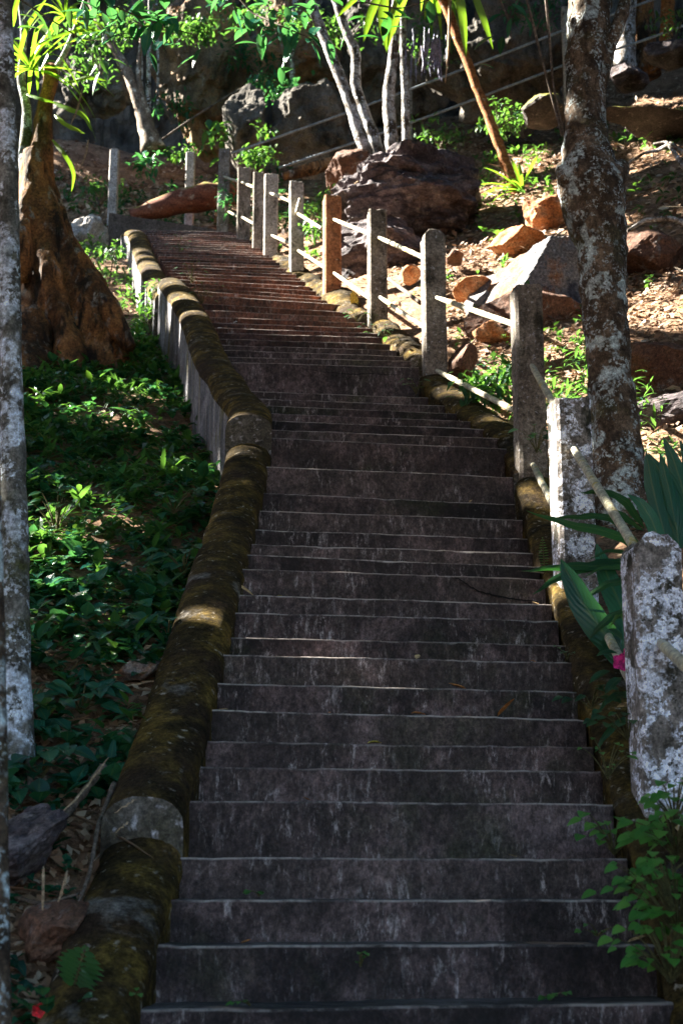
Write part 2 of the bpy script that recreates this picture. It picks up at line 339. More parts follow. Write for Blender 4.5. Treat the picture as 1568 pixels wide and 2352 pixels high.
def tube(name, pts, rad, mat, parent=None, base=None, seg=14, amp=.0, nscale=6, sub=None, lobes=0, lamp=0, zs=1.0, caps=True):
    """tapered trunk, limb, pipe or stem following pts"""
    pts = np.asarray(pts, float); rad = np.broadcast_to(np.asarray(rad, float), len(pts)).astype(float)
    ln = np.r_[0, np.cumsum(np.linalg.norm(np.diff(pts, axis=0), axis=1))]
    n = sub or max(len(pts), int(ln[-1] / max(rad.max() * .5, .02)) + 1); n = min(n, 260)
    s = np.linspace(0, ln[-1], n)
    # catmull style smoothing of the polyline
    P = np.stack([np.interp(s, ln, pts[:, i]) for i in range(3)], 1); r = np.interp(s, ln, rad)
    kk = max(1, n // (len(pts) * 3)) if len(pts) > 2 else 0
    for _ in range(kk):
        P[1:-1] = (P[:-2] + 2 * P[1:-1] + P[2:]) / 4; r[1:-1] = (r[:-2] + 2 * r[1:-1] + r[2:]) / 4
    T = unit(np.gradient(P, axis=0)); ref = np.array([0., 0, 1]) if abs(T[0][2]) < .9 else np.array([1., 0, 0])
    A = unit(ref - T[0] * (ref @ T[0])); V = []
    for i in range(n):
        A = unit(A - T[i] * (A @ T[i])); B = np.cross(T[i], A)
        for j in range(seg):
            th = 2 * math.pi * j / seg; d = A * math.cos(th) + B * math.sin(th); rr = r[i]
            if lobes:
                f = lamp(s[i] / ln[-1]) if callable(lamp) else lamp
                rr *= 1 + f * (abs(math.cos(lobes * th / 2 + .6 * math.sin(s[i] * 1.3))) - .5)
            if amp:
                q = P[i] + d * rr
                rr += amp * r[i] * fbm(q[0], q[1], q[2] * zs, 4, nscale)
            V.append(P[i] + d * rr)
    F = [[i * seg + j, i * seg + (j + 1) % seg, (i + 1) * seg + (j + 1) % seg, (i + 1) * seg + j] for i in range(n - 1) for j in range(seg)]
    if caps:
        F += [list(range(seg))[::-1], list(range((n - 1) * seg, n * seg))]
    return mobj(name, V, F, mat, parent, base)

ICO = {}
def ico(k):
    if k not in ICO:
        bm = bmesh.new(); bmesh.ops.create_icosphere(bm, subdivisions=k, radius=1)
        bm.verts.ensure_lookup_table()
        ICO[k] = (np.array([v.co[:] for v in bm.verts]), [[v.index for v in f.verts] for f in bm.faces]); bm.free()
    return ICO[k]
def rock(name, c, size, mat, label, seed=0, cat='boulder', facets=10, rough=.16, strata=0, sub=5, rot=0, planes=None, group=None, tilt=0):
    D, F = ico(sub); rs = np.random.default_rng(seed + 100)
    nn = unit(rs.normal(size=(facets, 3))); hh = rs.uniform(.62, 1.0, facets)
    if planes is not None:
        nn = np.vstack([nn, unit(np.array([p[0] for p in planes], float))]); hh = np.r_[hh, [p[1] for p in planes]]
    dn = D @ nn.T; r = np.where(dn > .05, hh[None] / np.maximum(dn, .05), 9).min(1); r = np.minimum(r, 1.12)
    V = D * r[:, None]
    for i, v in enumerate(V):
        q = v * size
        a = rough * fbm(q[0] + seed, q[1], q[2] * (1 + strata), 5, 1.7 / max(size) ** .5)
        a += rough * .45 * (.5 - abs(mn.noise(Vector((q[0] * 3 + seed, q[1] * 3, q[2] * 3 * (1 + strata))))))
        a += rough * .16 * (abs(mn.noise(Vector((q[0] * 11 + seed, q[1] * 11, q[2] * 11 * (1 + strata))))) - .2) + rough * .06 * mn.noise(Vector((q[0] * 31, q[1] * 31 + seed, q[2] * 31)))
        V[i] = v * (1 + a)
    V = V * np.asarray(size, float)
    ca, sa = math.cos(rot), math.sin(rot)
    ct, st = math.cos(tilt), math.sin(tilt)
    V = np.stack([V[:, 0] * ct - V[:, 2] * st, V[:, 1], V[:, 0] * st + V[:, 2] * ct], 1)
    V = np.stack([V[:, 0] * ca - V[:, 1] * sa, V[:, 0] * sa + V[:, 1] * ca, V[:, 2]], 1) + c
    o = mobj(name, V, F, mat, None, c, sm=False); return tag(o, label, cat, group)

# ------------------------------------------------------------------ ground
def axis(lo, hi, a, b, step):
    mid = list(np.arange(a, b + step * .5, step)); l = []; x = a; s = step
    while x > lo: s *= 1.35; x -= s; l.append(x)
    h = []; x = b; s = step
    while x < hi: s *= 1.35; x += s; h.append(x)
    return l[::-1] + mid + h
gx = axis(-160, 160, -7, 7, .1); gy = axis(-120, 220, 3.5, 35, .12)
V = [(x, y, hgt(x, y)) for y in gy for x in gx]; nx = len(gx)
F = [[j * nx + i, j * nx + i + 1, (j + 1) * nx + i + 1, (j + 1) * nx + i] for j in range(len(gy) - 1) for i in range(nx - 1)]
tag(mobj('ground', V, F, M['soil']), kind='structure')

# ------------------------------------------------------------------ staircase
st = empty('concrete_staircase', (float(XL(4.8)) + .8, 4.8, -.5), 'long dark concrete staircase climbing the slope between two mossy side walls', 'stairs')
def build_step(i):
    d, z = STEPS[i]; th = float(skew(d)); xl = float(XL(d))
    d2 = STEPS[i + 1][0] + .10 if i + 1 < len(STEPS) else d + 1.9
    zb = (STEPS[i - 1][1] if i else z - .3) - .12
    ends = .008
    A = np.array([xl, d]); dirx = np.array([math.cos(th), math.sin(th)])
    n = 40; V = []; wear_highlight = []
    rs = random.Random(i); lw = .5 + .9 * rs.random()
    zt = rs.uniform(-.006, .006)
    # cross section rows from bottom front to back
    for k in range(n + 1):
        t = -ends + (W + 2 * ends) * k / n
        p = A + dirx * t
        j1 = .006 * fbm(t, i * 3.1, 0, 4, 2.0); j2 = .0035 * fbm(t, i * 3.1, 5, 4, 2.5) + .003 * fbm(t, i * 7.7, 1, 2, 22)
        chip = max(0, fbm(t, i * 5.3, 9, 3, 6.0) - .6) * .03
        zz = z + j2 + zt * (t - .8); back = d2 + (p[1] - d)
        f = 0.006 + chip
        rows = [(p[1] + j1 + .012, zb), (p[1] + j1 * .7 + .005, z - .55 * (z - zb)), (p[1] + j1, zz - .009 - chip), (p[1] + j1 + .001 + f * .2, zz - f * .6), (p[1] + j1 + f, zz), (p[1] + j1 + .05, zz + .001), (back, zz + .004)]
        for q, (yy, z3) in enumerate(rows):
            V.append((p[0], yy, z3)); wear_highlight.append([0, 0, .0, .9 * lw, .9 * lw, .2, .1][q])
    m = 7
    F = [[k * m + q, (k + 1) * m + q, (k + 1) * m + q + 1, k * m + q + 1] for k in range(n) for q in range(m - 1)]
    F += [[q for q in range(m)], [n * m + q for q in range(m)][::-1]]
    mobj('step', V, F, M['step'], st, None, {'wear_highlight': wear_highlight, 'tone': [rs.random()] * len(V), 'red_bounce': [float(np.interp(d, [13.2, 14.6, 24], [0, .75, .55]))] * len(V)}, sm=False)
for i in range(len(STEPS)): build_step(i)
# the open crack in one riser and the cracked landing riser
def crack(pl, d, w, name='crack'):
    V = []; n = len(pl)
    for k, (px, py) in enumerate(pl):
        c = pt(px, py, d + (pl[k][0] - pl[0][0]) / (pl[-1][0] - pl[0][0]) * 0.0)
        t = k / (n - 1); ww = w * (math.sin(math.pi * min(max(t, .04), .96)) ** .5) * (.7 + .5 * random.random())
        V += [c + np.array([0, 0, ww]), c - np.array([0, 0, ww])]
    return V, [[2 * k, 2 * k + 1, 2 * k + 3, 2 * k + 2] for k in range(n - 1)]
dark = surf('crack_shadow_gap', (5, [(.3, (.004, .003, .003)), (.7, (.008, .006, .006))]), bump=())
def riser_y(px, py):
    best = None
    for i, (d, z) in enumerate(STEPS):
        for it in range(1):
            th = float(skew(d)); xl = float(XL(d)); dd = d
            for _ in range(5):
                p = pt(px, py, dd); dd = d + (p[0] - xl) * math.tan(th)
            zb = STEPS[i - 1][1] if i else z - .2
            p = pt(px, py, dd)
            if zb - .01 <= p[2] <= z + .005: return p
    return pt(px, py, 8)
def crackline(pl, w):
    pts_ = []
    for a, b in zip(pl[:-1], pl[1:]):
        for t in np.linspace(0, 1, 6, endpoint=False): pts_.append((a[0] + (b[0] - a[0]) * t, a[1] + (b[1] - a[1]) * t + random.uniform(-1.2, 1.2)))
    pts_.append(pl[-1]); V = []; n = len(pts_)
    for k, (px, py) in enumerate(pts_):
        c = riser_y(px, py); c = c + np.array([0, -.016, 0]); t = k / (n - 1); ww = w * (.25 + math.sin(math.pi * t)) * random.uniform(.6, 1.1)
        V += [c + [0, 0, ww], c - [0, 0, ww]]
    mobj('crack', V, [[2 * k, 2 * k + 1, 2 * k + 3, 2 * k + 2] for k in range(n - 1)], dark, st, sm=False)
crackline([(1035, 1329), (1052, 1331), (1078, 1349), (1100, 1360), (1145, 1372), (1190, 1379), (1235, 1384)], .0045)
crackline([(690, 847), (745, 856), (800, 861), (860, 859), (925, 863)], .0028)

# ------------------------------------------------------------------ mossy side walls
def wall(name, ds, xc, zt, w, depth, label, mat=None, side=None, lump=.007, arch=.11, cat='wall'):
    """xc(d), zt(d): centre line and crown height. One rounded coping over two faces."""
    n = max(8, int((ds[1] - ds[0]) / .045)); V = []; m = 13
    dd = np.linspace(ds[0], ds[1], n)
    base = np.array([float(xc(ds[0])), ds[0], float(zt(ds[0])) - depth])
    root = empty(name, base, label, cat)
    C = []; Lf = []; Rf = []
    for i, d in enumerate(dd):
        x = float(xc(d)); z = float(zt(d)); ed = min(1, min(i, n - 1 - i) / 2 + .55) if False else 1
        for j in range(m):
            a = math.pi * j / (m - 1)
            qx = x - math.cos(a) * w / 2; qz = z - arch + math.sin(a) ** .8 * arch
            am = lump * fbm(qx, d, qz, 4, 2.2) + .004 * fbm(qx, d, qz, 3, 14) + .0035 * math.sin(d * 26 + 3 * fbm(d, x, 0, 2, 1.6)) * math.sin(a)
            C.append((qx - math.cos(a) * am, d, qz + math.sin(a) * am))
    for i in range(n):
        for sgn, lst in ((0, Lf), (m - 1, Rf)):
            q = C[i * m + sgn]
            for k in range(6):
                zz = q[2] + .004 - (depth - arch) * k / 5
                lst.append((q[0] + (.006 if sgn == 0 else -.006) + .008 * fbm(d, dd[i], zz, 3, 6) - (0 if sgn else .0), dd[i], zz))
    FC = [[i * m + j, i * m + j + 1, (i + 1) * m + j + 1, (i + 1) * m + j] for i in range(n - 1) for j in range(m - 1)]
    for i0 in (0, n - 1):      # flat cast ends running down to the foot
        foot = float(zt(dd[i0])) - depth; off = -.006 if i0 == 0 else .006
        ring = [(C[i0 * m + j][0], dd[i0] + off, C[i0 * m + j][2]) for j in range(m)]
        cx = (ring[0][0] + ring[-1][0]) / 2; E = []; K = 12
        for k in range(K + 1):
            for j, q in enumerate(ring):
                zz = q[2] + (foot - q[2]) * k / K
                E.append((q[0], q[1] + (.012 * fbm(q[0], d, zz, 4, 6) if 0 < k < K else 0), zz))
        mobj('end_face', E, [[k * m + j, k * m + j + 1, (k + 1) * m + j + 1, (k + 1) * m + j] for k in range(K) for j in range(m - 1)], M['end_concrete'], root)
    mobj('coping', C, FC, mat or M['moss'], root)
    FF = [[i * 6 + j, i * 6 + j + 1, (i + 1) * 6 + j + 1, (i + 1) * 6 + j] for i in range(n - 1) for j in range(5)]
    mobj('outer_face', Lf if side != 'r' else Rf, FF, M['wallside'], root)
    mobj('inner_face', Rf if side != 'r' else Lf, FF, mat or M['moss'], root)
    return root
off = lambda xs, vs: (lambda d: N(d - .02) + np.interp(d, xs, vs))
NS_ = lambda d: sum(N(d + q) for q in np.linspace(-.95, .95, 13)) / 13
offs = lambda xs, vs: (lambda d: NS_(d) + np.interp(d, xs, vs))
wl = lambda d: XL(d) - .141
wall('parapet_wall', (3.0, 5.62), wl, offs([3, 5.1, 5.5], [.13, .11, .03]), .29, .9, 'dark mossy low wall beside the lowest steps at the bottom left, below the wall break', cat='wall')
wall('parapet_wall', (5.58, 9.82), wl, offs([5.6, 6.3, 9.8], [.17, .09, .07]), .285, .9, 'brown mossy round-topped wall running along the left of the middle flight', cat='wall')
wall('parapet_wall', (9.78, 16.3), wl, offs([9.78, 10.4, 13, 16.3], [.27, .20, .12, .12]), .30, 1.5, 'tall mossy wall with pale streaked side face, curving left beside the upper flight', lump=.004, cat='wall')
wall('parapet_wall', (16.22, 24.5), lambda d: XL(d) - .17, offs([16.2, 20, 24.5], [-.04, .0, .08]), .30, 1.3, 'sunlit yellow mossy wall at the top left of the stairs', mat=M['moss'], lump=.004, cat='wall')
NR = lambda d, o: NS_(d - .22) + o
wr = lambda d: XR(d - .2) + .118
wall('kerb', (3.0, 9.35), wr, lambda d: NR(d, .06 + .08 * smooth(8.9, 9.3, d)), .235, .5, 'dark mossy kerb along the right of the lower steps under the near posts', side='r', lump=.03, arch=.07, cat='kerb')
wall('kerb', (9.75, 12.6), wr, lambda d: NR(d, .05), .26, .5, 'dark mossy kerb right of the steps just below the tall landing riser', side='r', lump=.03, arch=.07, cat='kerb')
wall('kerb', (12.95, 14.7), lambda d: XR(d - .2) + .13, lambda d: NR(d, .10), .27, .5, 'rounded golden mossy kerb right of the steps just above the landing', side='r', lump=.05, arch=.12, cat='kerb')
wall('kerb', (15.3, 24.4), lambda d: XR(d - .2) + .14, lambda d: NR(d, .02), .28, .5, 'lumpy sunlit kerb along the right of the top flight', side='r', lump=.11, arch=.12, cat='kerb')

# ------------------------------------------------------------------ railing on the right
def boxpost(name, c, w, h, mat, parent=None, base=None, rot=0, bev=.018, top='flat', label=None, cat=None, dpt=None, lean=0):
    """square cast post with chamfered corners and a weathered top"""
    dpt = dpt or w; sec = []
    for sx, sy in ((-1, -1), (1, -1), (1, 1), (-1, 1)):
        a = (sx * (w / 2), sy * (dpt / 2 - bev)); b = (sx * (w / 2 - bev), sy * dpt / 2)
        sec += [a, b] if sx * sy > 0 else [b, a]
    n = int(h / .05) + 2; V = []; ca, sa = math.cos(rot), math.sin(rot)
    levels = list(np.linspace(-.25, h - .012, n)) + [h]
    sub = []
    for k in range(8):
        p0, p1 = sec[k], sec[(k + 1) % 8]
        mm = 5 if k % 2 else 1
        for q in range(mm): sub.append((p0[0] + (p1[0] - p0[0]) * q / mm, p0[1] + (p1[1] - p0[1]) * q / mm))
    k = len(sub)
    for li, zz in enumerate(levels):
        f = 1 - (.07 if li == len(levels) - 1 else 0)
        for (x, y) in sub:
            zt = zz
            if top == 'cut' and zz > h - .2: zt = zz - max(0, abs(x) - w * .28) * 1.3 * (zz - (h - .2)) / .2
            X = x * f; Y = y * f; g = fbm(c[0] * 3 + X, c[1] + Y, zt, 4, 7) * .006 + (fbm(X, Y, c[1], 3, 20) * .012 if li >= len(levels) - 2 else 0)
            X *= 1 + g / w; Y *= 1 + g / w
            V.append((c[0] + X * ca - Y * sa + lean * zz, c[1] + X * sa + Y * ca, c[2] + zt + (g if li >= len(levels) - 2 else 0)))
    F = [[i * k + j, i * k + (j + 1) % k, (i + 1) * k + (j + 1) % k, (i + 1) * k + j] for i in range(len(levels) - 1) for j in range(k)]
    F.append(list(range((len(levels) - 1) * k, len(levels) * k)))
    o = mobj(name, V, F, mat, parent, base if parent is None and base is not None else (None if parent else c), sm=False)
    if label: tag(o, label, cat)
    return o
rail_root = empty('post_and_pipe_railing', pt(1522, 1900, 6.0), 'weathered concrete post railing with two cream pipes along the right of the stairs', 'railing')
# (px centre, px base, px top, distance, width px, material, shape, lean)
POSTS = [(1524, 1905, 1236, 6.0, 113, 'post_lichen', 'cut', 0), (1323, 1400, 925, 8.0, 84, 'post_lichen', 'flat', 0), (1220, 1100, 664, 9.8, 66, 'post', 'flat', 0),
         (999, 895, 535, 12.7, 54, 'post', 'cut', 0), (867, 738, 488, 14.7, 44, 'post', 'flat', 0), (762, 658, 455, 16.5, 41, 'post_orange', 'flat', 0),
         (681, 606, 422, 19.0, 34, 'post_pale', 'flat', -.01), (621, 572, 405, 21.0, 34, 'post_pale', 'flat', 0), (592, 561, 400, 22.1, 27, 'post', 'flat', 0),
         (559, 532, 390, 23.5, 33, 'post', 'flat', 0), (511, 520, 346, 25.0, 28, 'post', 'flat', .01)]
plab = ['near post thick with white lichen', 'post with bluish white lichen over its top', 'grey post beside the lichened tree', None, 'brown post against sunlit ground', 'orange stained post', 'pale post with a broken shoulder', 'whitish post lit from the left', None, None, 'dark mottled post at the stair head']
PP = []
for i, (px, pb, ptp, d, wp, mt, shp, ln) in enumerate(POSTS):
    b = pt(px, pb, d); tp = pt(px, ptp, d); w = m_px(wp, d)
    o = boxpost('post', b, w, tp[2] - b[2], M[mt], rail_root, rot=float(skew(min(d, 24))) * .8, top=shp, lean=ln)
    if plab[i]: o['label'] = plab[i]
    PP.append((b, w))
# extra post below the frame so that the nearest pipes end on something
boxpost('post', (1.30, 4.35, -.75), .19, 1.15, M['post_lichen'], rail_root, rot=.08)
def knock(name, a, b, r, mat, parent, seed=0, sag=.0):
    pts_ = [a + (b - a) * t + np.array([0, 0, -sag * math.sin(math.pi * t)]) for t in np.linspace(0, 1, 9)]
    return tube(name, pts_, [r * .75] + [r] * 7 + [r * .75], mat, parent, seg=14, amp=.12, nscale=9, sub=40)
RAILS = [((1515, 1476, 5.94), (1640, 1590, 4.5)), ((1532, 1858, 5.94), (1640, 1990, 4.5)),
         ((1314, 1026, 7.94), (1470, 1278, 6.1)), ((1330, 1330, 7.95), (1476, 1620, 6.1)),
         ((1221, 840, 9.68), (1285, 952, 8.12)), ((1224, 1068, 9.68), (1288, 1195, 8.12)),
         ((1003, 683, 12.58), (1200, 752, 9.92)), ((1003, 851, 12.58), (1200, 952, 9.92)),
         ((870, 545, 14.6), (984, 596, 12.8)), ((872, 682, 14.6), (984, 758, 12.8)),
         ((766, 503, 16.4), (856, 540, 14.8)), ((766, 626, 16.4), (856, 690, 14.8)),
         ((682, 489, 18.9), (738, 524, 17.6)), ((685, 575, 18.9), (752, 618, 16.6)),
         ((621, 443, 20.9), (674, 465, 19.1)), ((624, 540, 20.9), (674, 562, 19.1)),
         ((556, 418, 23.4), (584, 430, 22.2)), ((556, 498, 23.4), (584, 514, 22.2)),
         ((514, 405, 24.9), (552, 418, 23.6)), ((522, 484, 24.9), (552, 500, 23.6))]
for (a, b) in RAILS:
    knock('rail', pt(*a), pt(*b), .0215, M['rail'], rail_root)
tube('rail', [pt(689, 455, 18.85), pt(680, 490, 18.85)], .02, M['rail'], rail_root, seg=10, sub=8)['label'] = 'short broken stub of pipe'

# the higher path's pipe railing
cr = empty('pipe_railing', pt(1315, 240, 24.5), 'thin grey two-pipe railing climbing to the upper right behind the trees', 'railing')
for a, b in (((512, 358, 25.0), (1310, 62, 24.6)), ((640, 385, 26.0), (1312, 142, 24.6)), ((1310, 62, 24.6), (1640, -60, 24)), ((1312, 142, 24.6), (1640, 30, 24))):
    pts_ = [pt(*a) + (pt(*b) - pt(*a)) * t + np.array([0, 0, -.05 * math.sin(math.pi * t)]) for t in np.linspace(0, 1, 8)]
    tube('rail', pts_, .022, M['cable'], cr, seg=8, sub=30)
b_ = pt(1308, 262, 24.6); boxpost('post', b_, .16, pt(1308, 20, 24.6)[2] - b_[2], M['post_pale'], cr)
b_ = pt(940, 330, 25.4); boxpost('post', b_, .12, pt(940, 185, 25.4)[2] - b_[2], M['post'], cr)

# posts at the stair head, the parapet there and the fallen log
boxpost('concrete_post', pt(258, 492, 26.0), m_px(22, 26), pt(258, 345, 26)[2] - pt(258, 492, 26)[2], M['post_pale'], label='slim pale post standing on the end of the parapet, far left at the stair head', cat='post')
boxpost('concrete_post', pt(434, 515, 27.0), m_px(22, 27), pt(434, 352, 27)[2] - pt(434, 515, 27)[2], M['post_pale'], label='slim pale post rising behind the fallen log', cat='post')
def slab(name, P4, thick, label, cat, mat):
    """panel between corner points (front face), pushed back by thick"""
    a, b, c_, d = [np.asarray(p, float) for p in P4]; n = 24; m = 5; V = []
    for k in range(m + 1):
        for i in range(n + 1):
            s = i / n; t = k / m
            p = (a * (1 - s) + b * s) * (1 - t) + (d * (1 - s) + c_ * s) * t
            V.append(p + np.array([0, .02, .014]) * fbm(p[0], p[1], p[2], 3, 3))
    F = [[k * (n + 1) + i, k * (n + 1) + i + 1, (k + 1) * (n + 1) + i + 1, (k + 1) * (n + 1) + i] for k in range(m) for i in range(n)]
    q = len(V); V += [tuple(np.array(v) + np.array([0, thick, 0])) for v in V]
    F += [[x + q for x in f[::-1]] for f in F]
    edge = [i for i in range(n + 1)] + [k * (n + 1) + n for k in range(1, m + 1)] + [m * (n + 1) + i for i in range(n - 1, -1, -1)] + [k * (n + 1) for k in range(m - 1, 0, -1)]
    F += [[edge[i], edge[i - 1], edge[i - 1] + q, edge[i] + q] for i in range(len(edge))]
    return tag(mobj(name, V, F, mat, None, a, sm=False), label, cat)
slab('parapet_wall', [pt(246, 575, 25.2), pt(505, 560, 25.7), pt(503, 527, 25.7), pt(250, 488, 25.2)], .28, 'plain dark concrete parapet crossing the head of the stairs under the log', 'wall', M['concrete_wall'])
rock('earth_mound', pt(205, 560, 25.2), (.36, .4, .42), M['post_pale'], 'pale lumpy earth and root mound at the left end of the parapet', 31, 'mound', rough=.3)
lg = [pt(300, 495, 26.0), pt(360, 478, 26.05), pt(430, 460, 26.1), pt(500, 448, 26.2), pt(560, 440, 26.5)]
tag(tube('fallen_log', lg, [.10, .19, .23, .25, .22], M['log'], None, lg[0], seg=22, amp=.25, nscale=3), 'thick reddish fallen log lying on the parapet at the stair head', 'log')
lg = [pt(650, 405, 24.0), pt(720, 385, 24.1), pt(790, 368, 24.3)]
tag(tube('fallen_log', lg, [.07, .11, .12], M['bark_buttress'], None, lg[0], seg=16, amp=.2, nscale=4), 'short mossy fallen log behind the upper posts, below the thin pipe railing', 'log')

# ------------------------------------------------------------------ rocks
rock('boulder', pt(968, 480, 19.0), (.98, .9, .72), M['rock_dark'], 'large dark purplish layered boulder behind the middle posts, pale trunks on top', 3, strata=2.0, rough=.22, sub=6)
rock('boulder', pt(900, 590, 18.0), (.65, .6, .5), M['rock_dark'], 'dark layered boulder low behind the orange post', 4, strata=1.8, rough=.22)
rock('boulder', pt(805, 398, 20.5), (.36, .5, .26), M['rock_brown'], 'pale pointed rock at the foot of the leaning pale trunks', 5, rough=.2)
rock('boulder', pt(1245, 672, 14.2), (.84, .66, .74), M['rock_grey'], 'big angular blue-grey boulder with a brilliantly sunlit left slope', 12, facets=4,
     planes=[((-.78, -.42, .42), .40), ((.30, -.95, .02), .46), ((-.05, .1, 1), .60), ((.4, -.2, .9), .80), ((1, 0, .1), .8), ((-.2, -.6, -.75), .7)], rough=.15, sub=6)
rock('boulder', pt(1225, 758, 13.75), (.56, .42, .27), M['rock_brown'], 'reddish brown boulder wedged under the big blue-grey boulder', 13, facets=7)
rock('boulder', pt(1130, 765, 13.4), (.16, .2, .13), M['rock_orange'], 'small orange stone in the litter left of the big blue-grey boulder', 23, facets=7, sub=4)
rock('boulder', pt(1195, 560, 16.2), (.37, .35, .17), M['rock_orange'], 'long orange rock above the big blue-grey boulder', 14, facets=12, rough=.3)
rock('boulder', pt(1275, 500, 17.2), (.42, .4, .2), M['rock_orange'], 'low tan rock behind the long orange rock', 15, facets=14, rough=.3)
rock('boulder', pt(1082, 668, 14.8), (.18, .3, .09), M['rock_orange'], 'flat orange rock in bright litter between two tall posts', 16, sub=4)
rock('boulder', pt(1046, 590, 16.0), (.10, .2, .07), M['rock_brown'], 'small brown rock behind the tall chamfered post', 17, sub=4)
rock('boulder', pt(944, 632, 15.6), (.11, .2, .07), M['rock_orange'], 'small orange rock in bright litter between the brown post and the tall post', 18, sub=4)
rock('boulder', pt(1470, 605, 14.5), (.42, .4, .26), M['rock_brown'], 'orange-brown rock right of the lichened tree', 19)
rock('boulder', pt(1510, 850, 11.4), (.36, .35, .30), M['rock_brown'], 'reddish rock at the right edge with dark moss, above a grey slab', 20)
rock('boulder', pt(1560, 960, 10.5), (.40, .40, .22), M['rock_dark'], 'dark flat rock at the right edge below the reddish rock', 21)
rock('boulder', pt(1062, 838, 12.6), (.13, .16, .17), M['rock_brown'], 'brown mossy stone beside the foot of the tall chamfered post', 22, sub=4)
rock('boulder', pt(1500, 268, 20.0), (.62, .6, .24), M['rock_moss'], 'long mossy slab of rock high at the upper right', 24, rough=.2, tilt=-.1, sub=6, facets=7, planes=[((-.10, -.72, .66), .30), ((0, -.2, -1), .3)])
rock('boulder', pt(1250, 256, 22.0), (.34, .4, .16), M['rock_moss'], 'pale mossy rock left of the lichened tree high on the slope', 25)
rock('boulder', pt(1440, 175, 24.0), (.35, .4, .18), M['rock_dark'], 'small grey rock at the foot of the upper right trunks', 26)
rock('boulder', pt(1555, 120, 22.0), (.45, .4, .22), M['rock_dark'], 'dark rock at the far upper right edge', 27)
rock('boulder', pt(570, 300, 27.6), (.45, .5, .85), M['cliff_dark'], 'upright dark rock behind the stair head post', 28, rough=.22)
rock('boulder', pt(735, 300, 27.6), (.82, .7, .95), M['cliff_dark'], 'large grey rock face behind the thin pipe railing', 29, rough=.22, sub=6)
rock('cliff', pt(470, 150, 31.0), (1.15, 1.0, 1.9), M['cliff'], 'brown and orange cliff face above the stair head', 40, 'cliff', rough=.22, sub=6)
rock('cliff', pt(690, 120, 31.5), (.9, .8, 1.5), M['cliff'], 'ochre cliff buttress with hanging roots, right of the brown cliff face', 41, 'cliff', rough=.24, sub=6)
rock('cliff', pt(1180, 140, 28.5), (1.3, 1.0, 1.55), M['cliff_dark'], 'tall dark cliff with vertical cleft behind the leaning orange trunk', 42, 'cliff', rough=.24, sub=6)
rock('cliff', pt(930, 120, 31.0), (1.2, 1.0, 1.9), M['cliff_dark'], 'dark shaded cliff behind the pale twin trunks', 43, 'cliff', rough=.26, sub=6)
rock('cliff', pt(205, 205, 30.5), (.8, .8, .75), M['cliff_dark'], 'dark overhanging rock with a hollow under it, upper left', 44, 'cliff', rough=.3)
rock('rock_outcrop', pt(35, 1960, 5.5), (.17, .3, .13), M['rock_dark'], 'dark jagged rock half buried in the bank at the lower left edge', 50, 'rock', facets=14, strata=1.6, rough=.35, sub=6, rot=.3, tilt=.6)
rock('rock_outcrop', pt(150, 2140, 5.15), (.13, .22, .10), M['rock_brown'], 'pale-edged slanting rock in the bank above the bottom left fern', 51, 'rock', facets=12, strata=1.6, rough=.35, sub=5, rot=.3, tilt=.8)
for k, (lab, pp, r_) in enumerate((('thick root slanting down the bare bank at the lower left', [(238, 1760, 5.95), (170, 1850, 5.75), (110, 1935, 5.55), (50, 2030, 5.35)], .016),
        ('thin root running down the bank beside the mossy wall', [(262, 1800, 5.85), (225, 1900, 5.6), (205, 2010, 5.35), (170, 2100, 5.15)], .010),
        ('forked dark root at the lower left under the slender trunk', [(60, 1720, 6.1), (70, 1800, 5.9), (30, 1880, 5.7)], .012),
        ('bent root crossing the bank above the slanting rock', [(30, 2060, 5.35), (100, 2080, 5.25), (190, 2050, 5.3)], .009))):
    P = [pt(*a) for a in pp]
    for q in P: q[2] = max(q[2], hgt(q[0], q[1]) + .004)
    tag(tube('exposed_root', P, np.linspace(r_, r_ * .5, len(P)), M['twig'], None, P[0], seg=9, amp=.35, nscale=14), lab, 'root')
rock('rock_outcrop', pt(330, 1540, 6.9), (.10, .13, .05), M['rock_grey'], 'small flat grey stone among dry leaves left of the wall', 52, 'rock', sub=4, tilt=.4)
# the rock wall closing off the hillside
cv = []; cxs = np.linspace(-16, 16, 230); czs = np.linspace(9, 30, 130)
for z in czs:
    for x in cxs:
        y = 35.5 - .018 * x * x * (x > 0) + 1.6 * fbm(x, z * .5, 3, 5, .28) + .5 * fbm(x, z * .4, 8, 5, 1.3) + .8 * abs(fbm(x, z * .25, 5, 4, .6))
        cv.append((x, y, z))
nx = len(cxs)
cf = [[k * nx + i, k * nx + i + 1, (k + 1) * nx + i + 1, (k + 1) * nx + i] for k in range(len(czs) - 1) for i in range(nx - 1)]
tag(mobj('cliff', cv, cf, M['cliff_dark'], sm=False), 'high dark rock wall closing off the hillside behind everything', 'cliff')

# ------------------------------------------------------------------ trees
def bumpy(pts_, rad, mat, parent, seg=26, amp=.14, nscale=6, **k): return tube('trunk', pts_, rad, mat, parent, seg=seg, amp=amp, nscale=nscale, **k)
def ext(a, b, L):          # carry on beyond b
    v = unit(np.asarray(b) - np.asarray(a)); return np.asarray(b) + v * L
CROWNS = []
def crown(parent, c, rad, n, seed, mat='canopy', L=.26):
    rs = np.random.default_rng(seed)
    k = 9; cl = c + rs.normal(size=(k, 3)) * rad * .5
    p = cl[rs.integers(0, k, n)] + rs.normal(size=(n, 3)) * rad * .22
    dv = rs.normal(size=(n, 3)); dv[:, 2] -= .4
    CROWNS.append((p, dv, rs.normal(size=(n, 3)), rs.uniform(.7, 1.2, n) * L, rs.uniform(.35, .5, n) * L, M[mat], parent))

